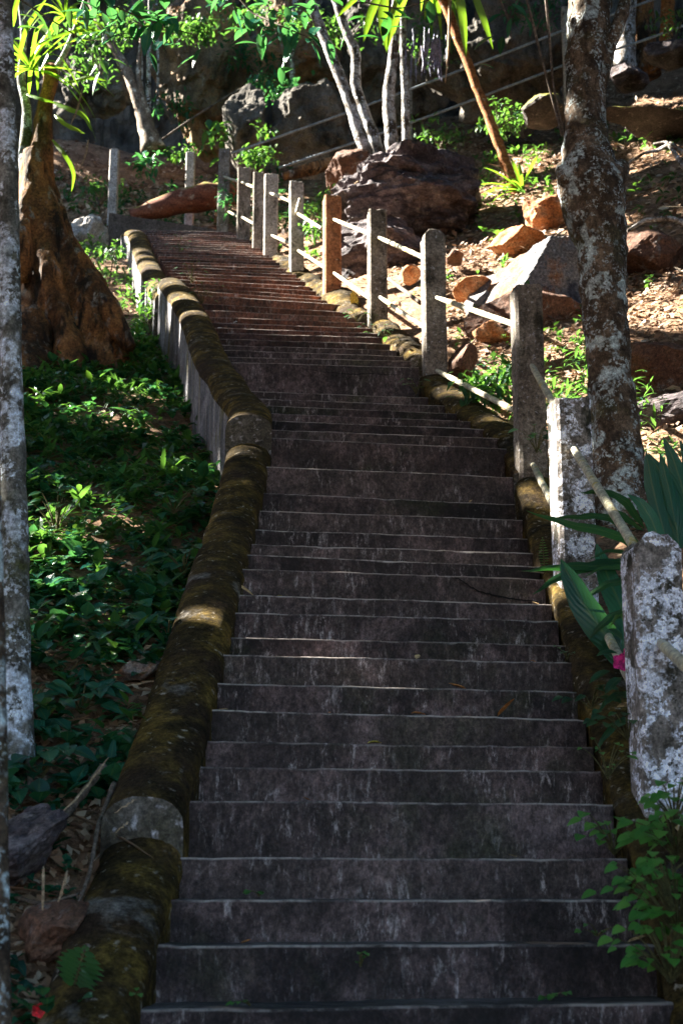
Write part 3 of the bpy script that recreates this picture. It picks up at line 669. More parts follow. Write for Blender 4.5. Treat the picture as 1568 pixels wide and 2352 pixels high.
# thin grey trunk at the left edge
D_ = 6.1
t1 = empty('slender_tree', pt(34, 1690, D_), 'slender grey trunk blotched with blue-white lichen at the left edge', 'tree')
q = [(40, 1760, D_), (36, 1660, D_), (34, 1500, D_), (33, 1200, D_), (26, 900, D_), (22, 600, D_), (18, 300, D_), (8, 0, D_)]
q3 = [pt(*a) for a in q]; q3 += [ext(q3[-2], q3[-1], 2), ext(q3[-2], q3[-1], 5)]
bumpy(q3, [.078, .070, .062, .056, .048, .044, .040, .036, .034, .03], M['bark_grey'], t1, amp=.10, nscale=7)
crown(t1, q3[-1] + np.array([-.6, 0, .5]), np.array([1.5, 1.5, 1.0]), 900, 1)
# nearer dark stem crossing the very edge low down
t1b = empty('sapling', pt(4, 2400, 4.2), 'dark blurred stem at the very left edge beside the rocks', 'tree')
tube('trunk', [pt(0, 2480, 4.1), pt(-2, 2000, 4.2), pt(-6, 1500, 4.3), pt(-20, 900, 4.4), ext(pt(-6, 1500, 4.3), pt(-20, 900, 4.4), 3)], [.030, .027, .023, .02, .015], M['bark_lichen'], t1b, seg=12, amp=.1)
# great buttressed tree at the left
BD = 15.2
bt = empty('buttress_tree', pt(160, 880, BD), 'massive rugged brown tree with a buttressed base and broken stub, left of the stairs', 'tree')
q = [(185, 1010, BD + .1), (178, 900, BD), (165, 800, BD), (140, 700, BD), (118, 600, BD), (98, 500, BD), (88, 420, BD), (86, 350, BD)]
bumpy([pt(*a) for a in q], [.74, .64, .55, .44, .36, .27, .20, .15], M['bark_buttress'], bt, seg=150, amp=.30, nscale=2.6, lobes=9, lamp=lambda s: .30 * (1 - s), sub=170, zs=.5)
def limb(pp, rr, mat, nm='branch', **k): return tube(nm, [pt(*a) for a in pp], rr, mat, bt, seg=18, amp=.18, nscale=5, **k)
limb([(90, 400, BD), (96, 330, BD), (100, 260, BD), (112, 200, BD), (120, 165, BD), (112, 150, BD)], [.15, .12, .085, .08, .085, .06], M['bark_buttress'])
limb([(118, 180, BD), (150, 120, BD), (176, 60, BD), (196, 0, BD), (215, -150, BD)], [.05, .035, .03, .028, .02], M['bark_white'])
limb([(70, 460, BD), (58, 350, BD), (62, 250, BD), (48, 180, BD), (55, 80, BD), (40, -60, BD)], [.11, .07, .05, .045, .035, .03], M['bark_grey'])
limb([(190, 640, BD - .1), (225, 690, BD - .2), (262, 740, BD - .3), (300, 800, BD - .35)], [.16, .17, .13, .06], M['bark_buttress'], 'buttress_root')
limb([(110, 760, BD - .1), (110, 860, BD - .35), (96, 960, BD - .7), (80, 1050, BD - 1.0)], [.22, .20, .17, .10], M['bark_buttress'], 'buttress_root')
limb([(70, 700, BD - .1), (62, 850, BD - .6), (50, 980, BD - 1.2)], [.26, .26, .22], M['bark_buttress'], 'buttress_root')
limb([(62, 505, BD - .45), (48, 530, BD - .5), (46, 600, BD - .5), (52, 650, BD - .4)], [.03, .10, .14, .06], M['bark_buttress'], 'broken_stub')
# lichened tree in front on the right
TD = 9.3
rt = empty('lichened_tree', pt(1430, 1215, TD), 'stout dark tree with a burl and pale blue lichen, right of the railing', 'tree')
q = [(1440, 1330, TD), (1432, 1215, TD), (1424, 1110, TD), (1412, 1000, TD), (1400, 850, TD), (1388, 700, TD), (1380, 560, TD), (1366, 480, TD), (1352, 410, TD), (1345, 340, TD), (1342, 260, TD), (1344, 150, TD), (1352, 50, TD), (1358, -60, TD)]
q3 = [pt(*a) for a in q]; q3 += [ext(q3[-2], q3[-1], 4)]
bumpy(q3, [.25, .20, .168, .152, .138, .142, .158, .205, .215, .150, .125, .128, .145, .135, .08], M['bark_lichen'], rt, seg=72, amp=.13, nscale=9, sub=260)
tube('branch', [pt(1372, 200, TD), pt(1395, 110, TD - .02), pt(1425, 40, TD - .03), pt(1446, -30, TD), pt(1500, -200, TD)], [.06, .052, .045, .04, .03], M['bark_lichen'], rt, seg=16, amp=.2, nscale=7)
tube('burl', [pt(1290, 380, TD), pt(1305, 405, TD - .05), pt(1330, 420, TD - .06)], [.04, .085, .09], M['bark_lichen'], rt, seg=18, amp=.35, nscale=8, sub=16)
tube('burl', [pt(1432, 375, TD), pt(1418, 400, TD - .05), pt(1400, 420, TD - .06)], [.035, .075, .09], M['bark_lichen'], rt, seg=18, amp=.35, nscale=8, sub=16)
for a in (((1250, -30, TD), (1262, 90, TD), (1270, 200, TD), (1300, 330, TD)), ((1205, -20, TD), (1240, 120, TD), (1290, 310, TD))):
    tube('vine', [pt(*p) for p in a], .009, M['twig'], rt, seg=6, sub=24)
crown(rt, q3[-1] + np.array([.3, 0, .8]), np.array([1.8, 1.8, 1.2]), 1500, 2)
# pale trunks
def tree(name, label, d, pl, rad, mat, up=5, amp=.14, cr=600, seed=0, fork=None, group=None, cname='crown', L=.26):
    o = empty(name, pt(pl[0][0], pl[0][1], d), label, 'tree', group)
    q3 = [pt(a[0], a[1], a[2] if len(a) > 2 else d) for a in pl]; top = ext(q3[-2], q3[-1], up); q3.append(top)
    tube('trunk', q3, list(rad) + [rad[-1] * .6], mat, o, seg=20, amp=amp, nscale=6)
    if fork:
        tube('branch', [pt(a[0], a[1], d) for a in fork[0]], fork[1], mat, o, seg=16, amp=amp, nscale=6)
    if cr: crown(o, top, np.array([1.6, 1.6, 1.1]), cr, seed, L=L)
    return o
tree('pale_tree', 'forked brown and white blotched trunk leaning left above the stair head', 27.5, [(352, 345), (338, 300), (318, 235), (296, 170), (262, 110), (232, 60), (208, 0)], [.24, .16, .115, .10, .085, .08, .075], M['bark_forked'], seed=11,
     fork=([(350, 330), (338, 262), (322, 215), (318, 170), (320, 130), (328, 60), (330, -60)], [.12, .09, .07, .05, .045, .04, .03]))
tree('pale_tree', 'left of two leaning pale trunks rooted on the dark boulder', 20.5, [(858, 400), (838, 345), (800, 225), (770, 150), (735, 60), (705, -20)], [.11, .10, .085, .08, .075, .07], M['bark_white'], seed=12)
tree('pale_tree', 'right of two leaning pale trunks, browner and forking over the dark boulder', 20.7, [(872, 395), (862, 330), (838, 260), (815, 195), (818, 120), (790, 60), (765, -20)], [.11, .10, .08, .075, .075, .065, .06], M['bark_white'], seed=13)
tree('pale_tree', 'straight upright pale bluish trunk, left one of the close pair', 20.8, [(905, 390), (899, 320), (892, 240), (893, 200), (903, 130), (908, 60), (910, -20)], [.10, .096, .09, .085, .072, .068, .065], M['bark_white'], seed=14)
tree('pale_tree', 'slimmer upright pale trunk, right one of the close pair', 21.0, [(934, 380), (932, 300), (930, 200), (926, 120), (924, 40), (922, -30)], [.066, .06, .056, .054, .052, .05], M['bark_white'], seed=15)
for i, (a, lab) in enumerate((([(341, 262), (341, 180), (343, 90), (346, -20)], 'thin pale pole-like stem behind the forked trunk, thickest of three'),
                              ([(326, 250), (325, 150), (322, 50), (322, -20)], 'thin pale stem immediately left of the thicker pole-like stem'),
                              ([(362, 240), (363, 170), (362, 90), (358, -20)], 'thin grey stem right of the pole-like stems in front of the brown cliff'))):
    tree('sapling', lab, 28.6, a, [.055, .05, .045, .045][:4] if i == 0 else [.03, .028, .026, .025], M['bark_white'], cr=200, seed=20 + i, group='thin pale stems at the upper left')
tree('forest_tree', 'pale fluted trunk with a mossy foot at the upper right', 25.0, [(1432, 165), (1436, 100), (1442, 40), (1446, -30)], [.24, .16, .14, .14], M['bark_white'], seed=31)
tree('forest_tree', 'dark brown trunk close right of the pale fluted trunk', 25.2, [(1486, 170), (1482, 100), (1480, 40), (1478, -30)], [.26, .2, .18, .17], M['bark_buttress'], seed=32)
tree('forest_tree', 'reddish trunk at the upper right corner', 26.0, [(1530, 110), (1532, 50), (1534, -30)], [.14, .13, .12], M['bark_orange'], seed=33)
tree('forest_tree', 'pale hanging root-like trunk on the ochre cliff', 29.5, [(668, 300), (672, 200), (668, 120), (676, 40), (680, -30)], [.07, .06, .06, .07, .07], M['bark_white'], cr=300, seed=34)
# leaning orange trunk
dr = empty('dragon_tree', pt(1192, 470, 20.0), 'leaning bright orange palm-like trunk lit down its left side', 'tree')
q = [(1196, 480), (1180, 430), (1160, 370), (1130, 290), (1108, 230), (1090, 190), (1070, 130), (1050, 90), (1035, 40), (1012, -10), (985, -80)]
tube('trunk', [pt(a, b, 20.0) for a, b in q], [.10, .078, .074, .07, .066, .064, .066, .062, .068, .07, .05], M['bark_orange'], dr, seg=22, amp=.16, nscale=7)
cpos = pt(985, -90, 20.0); n = 46
th = rng.uniform(0, 2 * np.pi, n); el = rng.uniform(-.2, 1.2, n)
leaves('crown', np.repeat(cpos[None], n, 0), np.stack([np.cos(th) * np.cos(el), np.sin(th) * np.cos(el), np.sin(el)], 1), [0, 0, 1], rng.uniform(.7, 1.05, n), .07, M['lime'], dr, nseg=9, droop=rng.uniform(.4, 1.1, n), prof='strap', fold=.2)
tube('dead_leaf', [pt(1034, -30, 19.9), pt(1032, 40, 19.9), pt(1030, 110, 19.9), pt(1022, 190, 19.9)], [.03, .022, .018, .006], M['dead'], dr, seg=6, sub=16)
for k in range(40):
    x = 985 + rng.normal() * 26; y = 60 + rng.random() * 60
    if k == 0: SP_ = []
    SP_.append((x, y))
n = len(SP_)
sd = empty('hanging_seed_cluster', pt(985, 40, 20.4), 'hanging bluish grey strands of seeds below the crown of the orange trunk', 'seed cluster')
for x, y in SP_[:24]:
    pp = np.array([pt(x + rng.normal() * 2, y + q * 9, 20.4) for q in range(9)])
    tube('seed_strand', pp[[0, 4, 8]], [.006, .014, .004], M['greymoss'], sd, seg=6, sub=14, amp=.8, nscale=30)

# ------------------------------------------------------------------ unseen overhead canopy, holes cut along sun rays to place the sun patches
LIT = [(990,600,40),(1040,650,50),(960,650,40),(910,700,30),(1130,560,45),(1080,520,40),(1010,760,26),(860,690,30),(1180,500,40),(1110,690,45),(780,650,26),(1480,640,14),(1500,560,16),(1540,660,16),(235,110,40),(300,60,26),(640,40,36),(570,30,24),(450,60,30),(790,60,26),(700,40,24),(540,240,20),(480,200,20),(960,90,14),(112,430,20),(132,500,18),(150,590,14),(88,560,14),(700,660,24),(760,690,24),(870,600,30),(920,560,30),(1090,600,45),(1000,680,45),(1060,760,26),(1160,700,36),(1000,620,60),(1060,560,60),(1150,640,55),(1120,720,40),(950,690,50),(1040,710,45),(900,640,40),(820,700,30),(820,640,22),(1220,540,40),(1170,590,40),(1110,650,50),(1130,770,25),
       (1000,740,30),(1075,790,18),(1060,620,50),(1120,500,50),(1230,490,40),(1050,480,20),(870,690,35),(1180,470,40),
       (290,550,24),(305,590,22),(325,620,22),(345,660,18),(300,640,22),(262,640,34),(235,600,28),(215,545,30),(280,700,25),(320,700,16),(200,620,20),(240,680,20),
       (395,650,14),(410,690,16),(425,720,12),(385,740,10),(395,790,9),(400,640,10),
       (470,640,16),(550,655,14),(640,660,16),(480,610,14),(580,615,14),(400,545,14),(500,540,14),(440,575,12),(620,675,14),(480,660,10),(760,755,14),(560,700,10),(450,545,22),(520,575,20),(600,590,16),(500,620,14),(650,640,14),(700,690,22),(620,700,20),(500,715,14),(560,735,14),(760,700,22),(440,600,12),(560,640,12),(400,560,12),
       (895,755,22),(870,745,18),(930,790,16),(960,810,10),(795,705,20),(620,470,45),(620,550,22),(558,450,40),(690,570,25),(755,540,35),(748,620,18),(640,590,18),(700,620,20),(680,470,20),
       (866,530,20),(880,640,14),(846,600,12),(974,620,14),(974,720,12),(1080,425,14),
       (450,300,50),(400,330,30),(500,290,30),(480,265,25),(640,210,50),(590,230,30),(690,190,25),(600,350,30),(560,370,20),(505,310,22),(430,400,22),(258,400,24),(434,380,18),(330,365,14),
       (745,140,26),(800,220,22),(830,290,22),(860,370,18),(770,70,20),(893,230,26),(900,120,22),(908,40,20),(896,330,20),(930,200,18),(930,300,14),(840,390,16),(810,400,22),
       (1000,392,12),(1035,30,22),(1060,120,22),(1090,190,22),(1112,250,22),(1140,320,22),(1165,390,22),(1185,440,20),(1140,440,26),(1200,380,26),(1110,450,20),(1230,350,16),
       (1430,80,30),(1434,140,20),(1470,270,40),(1520,250,26),(1420,255,20),(1240,235,26),(1270,220,16),(1170,260,34),(1100,310,24),(880,60,30),(830,60,20),(1080,60,24),(1120,80,16),
       (1535,725,28),(1560,700,16),(1440,520,18),(1480,560,14),(1500,440,12),(1540,330,22),(1560,600,12),(1240,180,14),(1180,150,14),(1030,420,10),(950,400,12),
       (150,150,50),(70,60,36),(100,260,36),(180,280,30),(160,400,26),(270,60,30),(60,200,30),(210,60,30),(140,300,26),(230,100,26),(290,130,18),(270,80,18),(300,180,20),(120,60,40),(330,250,14),(236,60,16),(345,150,18),
       (115,1215,16),(135,1290,16),(170,1225,10),(300,1180,5),(200,1310,8),(400,1050,6),(330,900,5),(300,1400,6),(90,1335,6),(240,1215,7),(380,1010,8),(150,1150,8),(320,1270,6),(230,1060,7),(300,960,7),(110,1420,5),(190,1130,6),(260,1330,5),(170,950,5),(60,1850,4),(200,1660,5),(430,870,8),(270,960,5),(350,1130,5),
       (470,1425,12),(565,972,14),(484,1085,8),(1225,1130,14),
       (640,1468,9),(760,1478,9),(880,1495,9),(620,1505,8),(700,1510,8),(820,1512,8),(800,1322,5),(900,1085,6),(1000,1088,6),(1060,1088,6),
       (1190,750,9),(1100,905,8),(1160,935,8),(1270,940,9),(1318,1035,6),(1262,1140,9),(1275,1165,8),(280,880,8),(110,650,12),(250,720,10),(190,560,10),(1080,840,16),(1120,870,12),(20,1180,10),(28,980,9),(30,700,8),(590,1885,4),(1100,560,30)]
def survey_lit():
    """where the eye meets the place in each sunlit patch"""
    dg = bpy.context.evaluated_depsgraph_get(); T = []; Rr = []
    rs = random.Random(3)
    for px, py, r in LIT:
        k = 7 if r > 14 else 1
        for q in range(k):
            a = rs.uniform(0, 6.28); rr = 0 if q == 0 else r * .62
            v = Vector(pt(px + rr * math.cos(a), py + rr * math.sin(a), 1.0)).normalized(); o = Vector((0, 0, 0))
            for hop in range(3):
                h = sc.ray_cast(dg, o, v, distance=60)
                if not h[0]: break
                T.append(list(h[1])); Rr.append(r * (.62 if k > 1 else 1) / FPX * h[1].length + float(np.interp(r, [12, 22, 40], [0, .08, .20])))
                if not h[4].name.startswith(('post', 'rail', 'leaf', 'vine')): break
                o = h[1] + v * (.3 if h[4].name.startswith('post') else .06)
    return np.array(T), np.array(Rr)
def canopy():
    n = 125000
    x = rng.uniform(-24, 20, n); y = rng.uniform(-14, 44, n)
    g = np.array([np.interp(yy, [-14, 2, 24.6, 34, 46], [-1.7, -1.7, 11.1, 17.5, 20]) for yy in y]) + np.clip(x, -30, 8) * np.where(x > 0, .25, -.02)
    z = g + 6.0 + rng.random(n) * 3.0 + 1.2 * np.sin(x * .6) * np.cos(y * .5)
    P = np.stack([x, y, z], 1)
    dv = unit(rng.normal(size=(n, 3))); LL = rng.uniform(.42, .62, n); up = unit(rng.normal(size=(n, 3)) * .32 + SUN + np.array([0, 0, .25])); dv = unit(dv - up * (dv * up).sum(1, keepdims=True))
    PC = P + dv * (LL * .5)[:, None]
    keep = np.ones(n, bool); f = rng.uniform(.75, 1.2, n)
    LT, LR = survey_lit()
    for cp, cd, cu, cl, cw, cm, par in CROWNS:
        k = np.ones(len(cp), bool)
        for T, r in zip(LT, LR):
            dq = cp + unit(cd) * (cl * .5)[:, None] - T; t = dq @ SUN
            k &= ~((np.linalg.norm(dq - t[:, None] * SUN, axis=1) < r + .12) & (t > 0))
        el = cp[:, 2] / cp[:, 1]; k &= ~((el < .68) & (np.abs(cp[:, 0]) < .24 * cp[:, 1]) & (cp[:, 1] > 0))
        if k.sum() > 20: leaves('crown', cp[k], cd[k], cu[k], cl[k], cw[k], cm, par, nseg=2)
    for T, r in zip(LT, LR):
        dq = PC - T; t = dq @ SUN; dist = np.linalg.norm(dq - t[:, None] * SUN, axis=1)
        keep &= ~((dist < (r + .14) * f) & (t > 0))
    keep &= ~((y < 5.0) & (rng.random(n) < .35))
    # a few random gaps so that the roof is not even
    for _ in range(60):
        c = np.array([rng.uniform(-20, 14), rng.uniform(-5, 12), 0]); dd = np.hypot(P[:, 0] - c[0], P[:, 1] - c[1])
        keep &= ~((dd < rng.uniform(.3, .8)) & (P[:, 1] < 3))
    # nothing dangling into the picture
    el = P[:, 2] / np.maximum(P[:, 1], .01); vis = (P[:, 1] > 0) & (el < .70) & (np.abs(P[:, 0]) < .25 * P[:, 1])
    keep &= ~vis; LL = LL[keep]
    o = leaves('leaf_canopy', P[keep], dv[keep], up[keep], LL, LL * .68, M['canopy'], nseg=2, droop=.1, prof='oval')
    tag(o, kind='stuff')

# ------------------------------------------------------------------ ground litter and cover
def ground_pts(n, xr_, yr_, dens=None, seed=0, clear=True):
    rs = np.random.default_rng(seed); out = []
    while len(out) < n:
        x = rs.uniform(*xr_); y = rs.uniform(*yr_)
        if y < 26 and XL(y) - .30 < x < XR(y) + .24: continue
        if dens and rs.random() > dens(x, y): continue
        out.append((x, y, hgt(x, y)))
    return np.array(out)
def vis_x(y): return .245 * y + .6
def litter(name, n, region, seed, size, mat, dens=None):
    p = ground_pts(n, *region, dens, seed); rs = np.random.default_rng(seed + 1)
    gxn = np.array([(hgt(a[0] + .15, a[1]) - hgt(a[0] - .15, a[1])) / .3 for a in p]); gyn = np.array([(hgt(a[0], a[1] + .15) - hgt(a[0], a[1] - .15)) / .3 for a in p])
    nrm = unit(np.stack([-gxn, -gyn, np.ones(n)], 1)) + rs.normal(size=(n, 3)) * .33
    d = rs.normal(size=(n, 3)); d -= nrm * (d * nrm).sum(1, keepdims=True) / (nrm * nrm).sum(1, keepdims=True)
    L = rs.uniform(*size, n)
    return tag(leaves(name, p + np.array([0, 0, .012]) + unit(nrm) * rs.uniform(0, .025, n)[:, None], d, nrm, L, L * rs.uniform(.35, .6, n), mat, nseg=2, fold=.35, droop=.0, tint=rs.beta(1.6, 1.8, n)), kind='stuff')
litter('leaf_litter', 15000, ((-7, 8), (4.2, 33)), 1, (.05, .12), M['litter'], lambda x, y: (abs(x) < vis_x(y)) * (1.0 if x > 0 else .75) * min(1, .35 + y / 22))
litter('leaf_litter', 6000, ((-7, 7), (24, 34)), 8, (.09, .18), M['litter'], lambda x, y: abs(x) < vis_x(y))
litter('leaf_litter', 5200, ((1.0, 3.2), (10, 18)), 2, (.04, .10), M['litter'], lambda x, y: abs(x) < vis_x(y))
litter('leaf_litter', 3600, ((-2.4, -.7), (4.4, 8.5)), 3, (.03, .085), M['litter'])
# twigs
def twigs(name, n, region, seed):
    p = ground_pts(n, *region, lambda x, y: abs(x) < vis_x(y), seed); rs = np.random.default_rng(seed)
    d = rs.normal(size=(n, 3)); d[:, 2] = d[:, 1] * .5 + rs.normal(size=n) * .15
    return tag(leaves(name, p + np.array([0, 0, .03]), d, [0, 0, 1], rs.uniform(.15, .55, n), rs.uniform(.006, .014, n), M['litter'], nseg=4, fold=1.2, droop=.05, prof='strap', tint=rs.uniform(.3, 1, n)), kind='stuff')
twigs('fallen_twigs', 900, ((-7, 8), (4.4, 30)), 5)

def plants(name, n, region, dens, seed, L, per, mat, prof='lance', wr_=(.3, .45), h=(.04, .16), tint=(0, 1), droop=.3, seg=3):
    p = ground_pts(n, *region, dens, seed); rs = np.random.default_rng(seed + 9)
    k = np.repeat(np.arange(n), per); m = len(k)
    th = rs.uniform(0, 2 * np.pi, m); el = rs.uniform(-.1, .9, m)
    hh = rs.uniform(*h, n)[k] * rs.uniform(.35, 1, m)
    lean = rs.normal(size=(n, 3)) * .3; lean[:, 2] = 0; lean[:, 1] -= .35
    pos = p[k] + lean[k] * hh[:, None] + np.array([0, 0, 1]) * hh[:, None]
    d = np.stack([np.cos(th) * np.cos(el), np.sin(th) * np.cos(el) - .15, np.sin(el)], 1)
    Ls = rs.uniform(*L, m) * rs.uniform(.7, 1.2, n)[k]
    tt = np.clip(rs.uniform(*tint, n)[k] + rs.normal(size=m) * .12, 0, 1)
    return tag(leaves(name, pos, d, [0, -.3, 1], Ls, Ls * rs.uniform(*wr_, m), mat, nseg=seg, prof=prof, droop=rs.uniform(0, droop * 2, m), tint=tt), kind='stuff')
def bank(x, y):
    if x > XL(y) - .3: return 0
    if -x > vis_x(y): return 0
    f = mn.noise(Vector((x * 1.1, y * .9, 7))) * .9 + .85
    return min(1, max(.05, f)) * float(smooth(6.0, 8.0, y)) * float(1 - .7 * smooth(15.5, 17.5, y))
plants('ground_cover', 1700, ((-4.4, -.7), (6.0, 17.5)), bank, 21, (.07, .15), 7, M['green'], h=(.05, .17))
plants('ground_cover', 900, ((-4.4, -.7), (6.0, 17.5)), bank, 22, (.07, .14), 6, M['bluegreen'], 'heart', (.55, .7), h=(.04, .14))
plants('ground_cover', 230, ((-2.1, -.8), (5.6, 9.0)), lambda x, y: float(-x < vis_x(y)) * float(x < XL(y) - .3), 28, (.07, .14), 6, M['bluegreen'], 'heart', (.6, .75), h=(.04, .14))
plants('ground_cover', 160, ((-4.6, -.7), (7.5, 17)), bank, 23, (.14, .24), 7, M['green'], h=(.05, .12), wr_=(.13, .2), droop=.5, seg=4)
litter('leaf_litter', 2000, ((-1.7, -.75), (4.2, 6.6)), 9, (.025, .065), M['litter'])
plants('ground_cover', 120, ((-1.5, -.8), (4.4, 6.2)), None, 29, (.04, .08), 6, M['bluegreen'], 'heart', (.6, .75), h=(.02, .08))
litter('leaf_litter', 4200, ((-6.5, -1.5), (25.8, 32)), 10, (.09, .20), M['litter'], lambda x, y: abs(x) < vis_x(y))
plants('ground_cover', 240, ((-6.5, -1.0), (26, 32)), lambda x, y: abs(x) < vis_x(y), 30, (.09, .18), 8, M['bluegreen'], h=(.06, .3))
twigs('fallen_twigs', 500, ((-6.5, 6), (24, 32)), 6)
litter('leaf_litter', 8000, ((1.2, 7.5), (12, 27)), 14, (.06, .14), M['litter'], lambda x, y: abs(x) < vis_x(y))
plants('ground_cover', 150, ((1.5, 7.0), (15, 27)), lambda x, y: (abs(x) < vis_x(y)) * max(.05, mn.noise(Vector((x * .9, y * .9, 31)))), 34, (.08, .16), 7, M['green'], h=(.05, .22), tint=(.3, 1))
far = lambda x, y: (abs(x) < vis_x(y)) * (.35 + .9 * max(0, mn.noise(Vector((x * .8, y * .8, 3)))))
plants('ground_cover', 420, ((-7, 7), (17, 32)), far, 24, (.07, .16), 8, M['green'], h=(.05, .25), tint=(.3, 1))
plants('ground_cover', 200, ((-5.5, -2), (17, 25)), lambda x, y: x > -vis_x(y), 25, (.07, .14), 9, M['green'], h=(.05, .3), tint=(.4, 1))
rp = lambda x, y: (abs(x) < vis_x(y)) * (x > XR(y) + .3) * max(0.02, mn.noise(Vector((x * 1.3, y * 1.1, 12))))
plants('ground_cover', 150, ((.8, 5), (6, 16)), rp, 26, (.05, .11), 7, M['green'], h=(.05, .15), tint=(.3, 1))
plants('ground_cover', 110, ((1.35, 2.2), (9.8, 12.2)), lambda x, y: abs(x) < vis_x(y), 27, (.07, .16), 9, M['green'], h=(.1, .35), wr_=(.12, .2), tint=(.1, .6))

# ------------------------------------------------------------------ single plants
def herb(name, label, base, spec, mat, stemr=.004, group=None, prof='heart', L=(.08, .13), wr_=(.6, .75), cat='plant', tint=(.2, .9), fold=.18):
    """spec: list of (dx, dy, dz) leaf positions reached by stems from the base"""
    o = empty(name, base, label, cat, group); rs = np.random.default_rng(abs(hash(label)) % 9999 if False else sum(map(ord, label)))
    pos = []; dv = []; V = []; F = []
    for s in spec:
        e = np.asarray(base) + np.asarray(s); mid = (np.asarray(base) + e) / 2 + np.array([0, 0, .25 * np.linalg.norm(s)])
        ps = [np.asarray(base) * (1 - t) ** 2 + mid * 2 * t * (1 - t) + e * t * t for t in np.linspace(0, 1, 7)]
        for i, p in enumerate(ps):
            for j in range(4):
                a = j * math.pi / 2; V.append(p + np.array([math.cos(a), math.sin(a), 0]) * stemr)
            if i: F += [[len(V) - 8 + j, len(V) - 8 + (j + 1) % 4, len(V) - 4 + (j + 1) % 4, len(V) - 4 + j] for j in range(4)]
        h = np.array([s[0], s[1], 0]) + rs.normal(size=3) * .03; h[2] = -.3 * np.linalg.norm(h[:2]) ; h[1] -= .05
        pos.append(e); dv.append(h)
    n = len(pos); LL = rs.uniform(*L, n)
    mobj('stems', V, F, M['stem'], o)
    leaves('leaves', pos, dv, [0, -.55, 1], LL, LL * rs.uniform(*wr_, n), mat, o, nseg=6, prof=prof, fold=fold, droop=.18, tint=rs.uniform(*tint, n))
    return o
def spec_rand(n, spread, h, seed, bias=(0, 0, 0)):
    rs = np.random.default_rng(seed); a = rs.uniform(0, 6.28, n); r = rs.uniform(.25, 1, n) * spread
    return [(math.cos(t) * q + bias[0], math.sin(t) * q * .7 + bias[1] - .03, rs.uniform(.3, 1) * h + bias[2]) for t, q in zip(a, r)]
def gp(px, py, d): # stand a plant at a picture place
    return pt(px, py, d)
H = [('broad heart-leaved plant with glossy dark leaves by the wall, below the sunlit moss patch', (250, 1500, 7.3), 9, .26, .18, 1, (.10, .15)),
     ('pale sheen leaf plant in the middle of the left bank', (290, 1450, 7.7), 10, .24, .16, 2, (.09, .14)),
     ('drooping heart-leaved plant hanging above the dry leaf pile, left', (185, 1640, 6.5), 7, .16, .14, 3, (.09, .13)),
     ('single large veined heart leaf plant near the lower left rock', (95, 1790, 5.95), 5, .12, .12, 4, (.10, .14)),
     ('small plant with dark leaves right beside the mossy wall', (385, 1470, 7.25), 5, .12, .10, 5, (.09, .13)),
     ('small light green seedling on bare soil below the heart-leaved plant', (150, 1560, 6.8), 5, .09, .10, 6, (.05, .07)),
     ('bright leafy clump sprouting at the left edge of the bank by the slender trunk', (130, 1230, 9.3), 12, .22, .3, 7, (.07, .12)),
     ('leafy plant against the mossy wall halfway up the left bank', (420, 1320, 8.2), 8, .18, .2, 8, (.1, .15)),
     ('low plant with bluish leaves left of the wall end', (400, 1180, 9.4), 9, .24, .16, 9, (.09, .14)),
     ('dark leafy plant at the foot of the slender trunk', (60, 1650, 6.3), 6, .14, .16, 10, (.08, .12))]
for lab, pl, n, spr, h, sd_, L in H:
    herb('broadleaf_plant', lab, gp(*pl), spec_rand(int(n * 1.5), spr * 1.15, h, sd_), M['bluegreen'] if sd_ not in (6, 7) else M['green'], L=L)
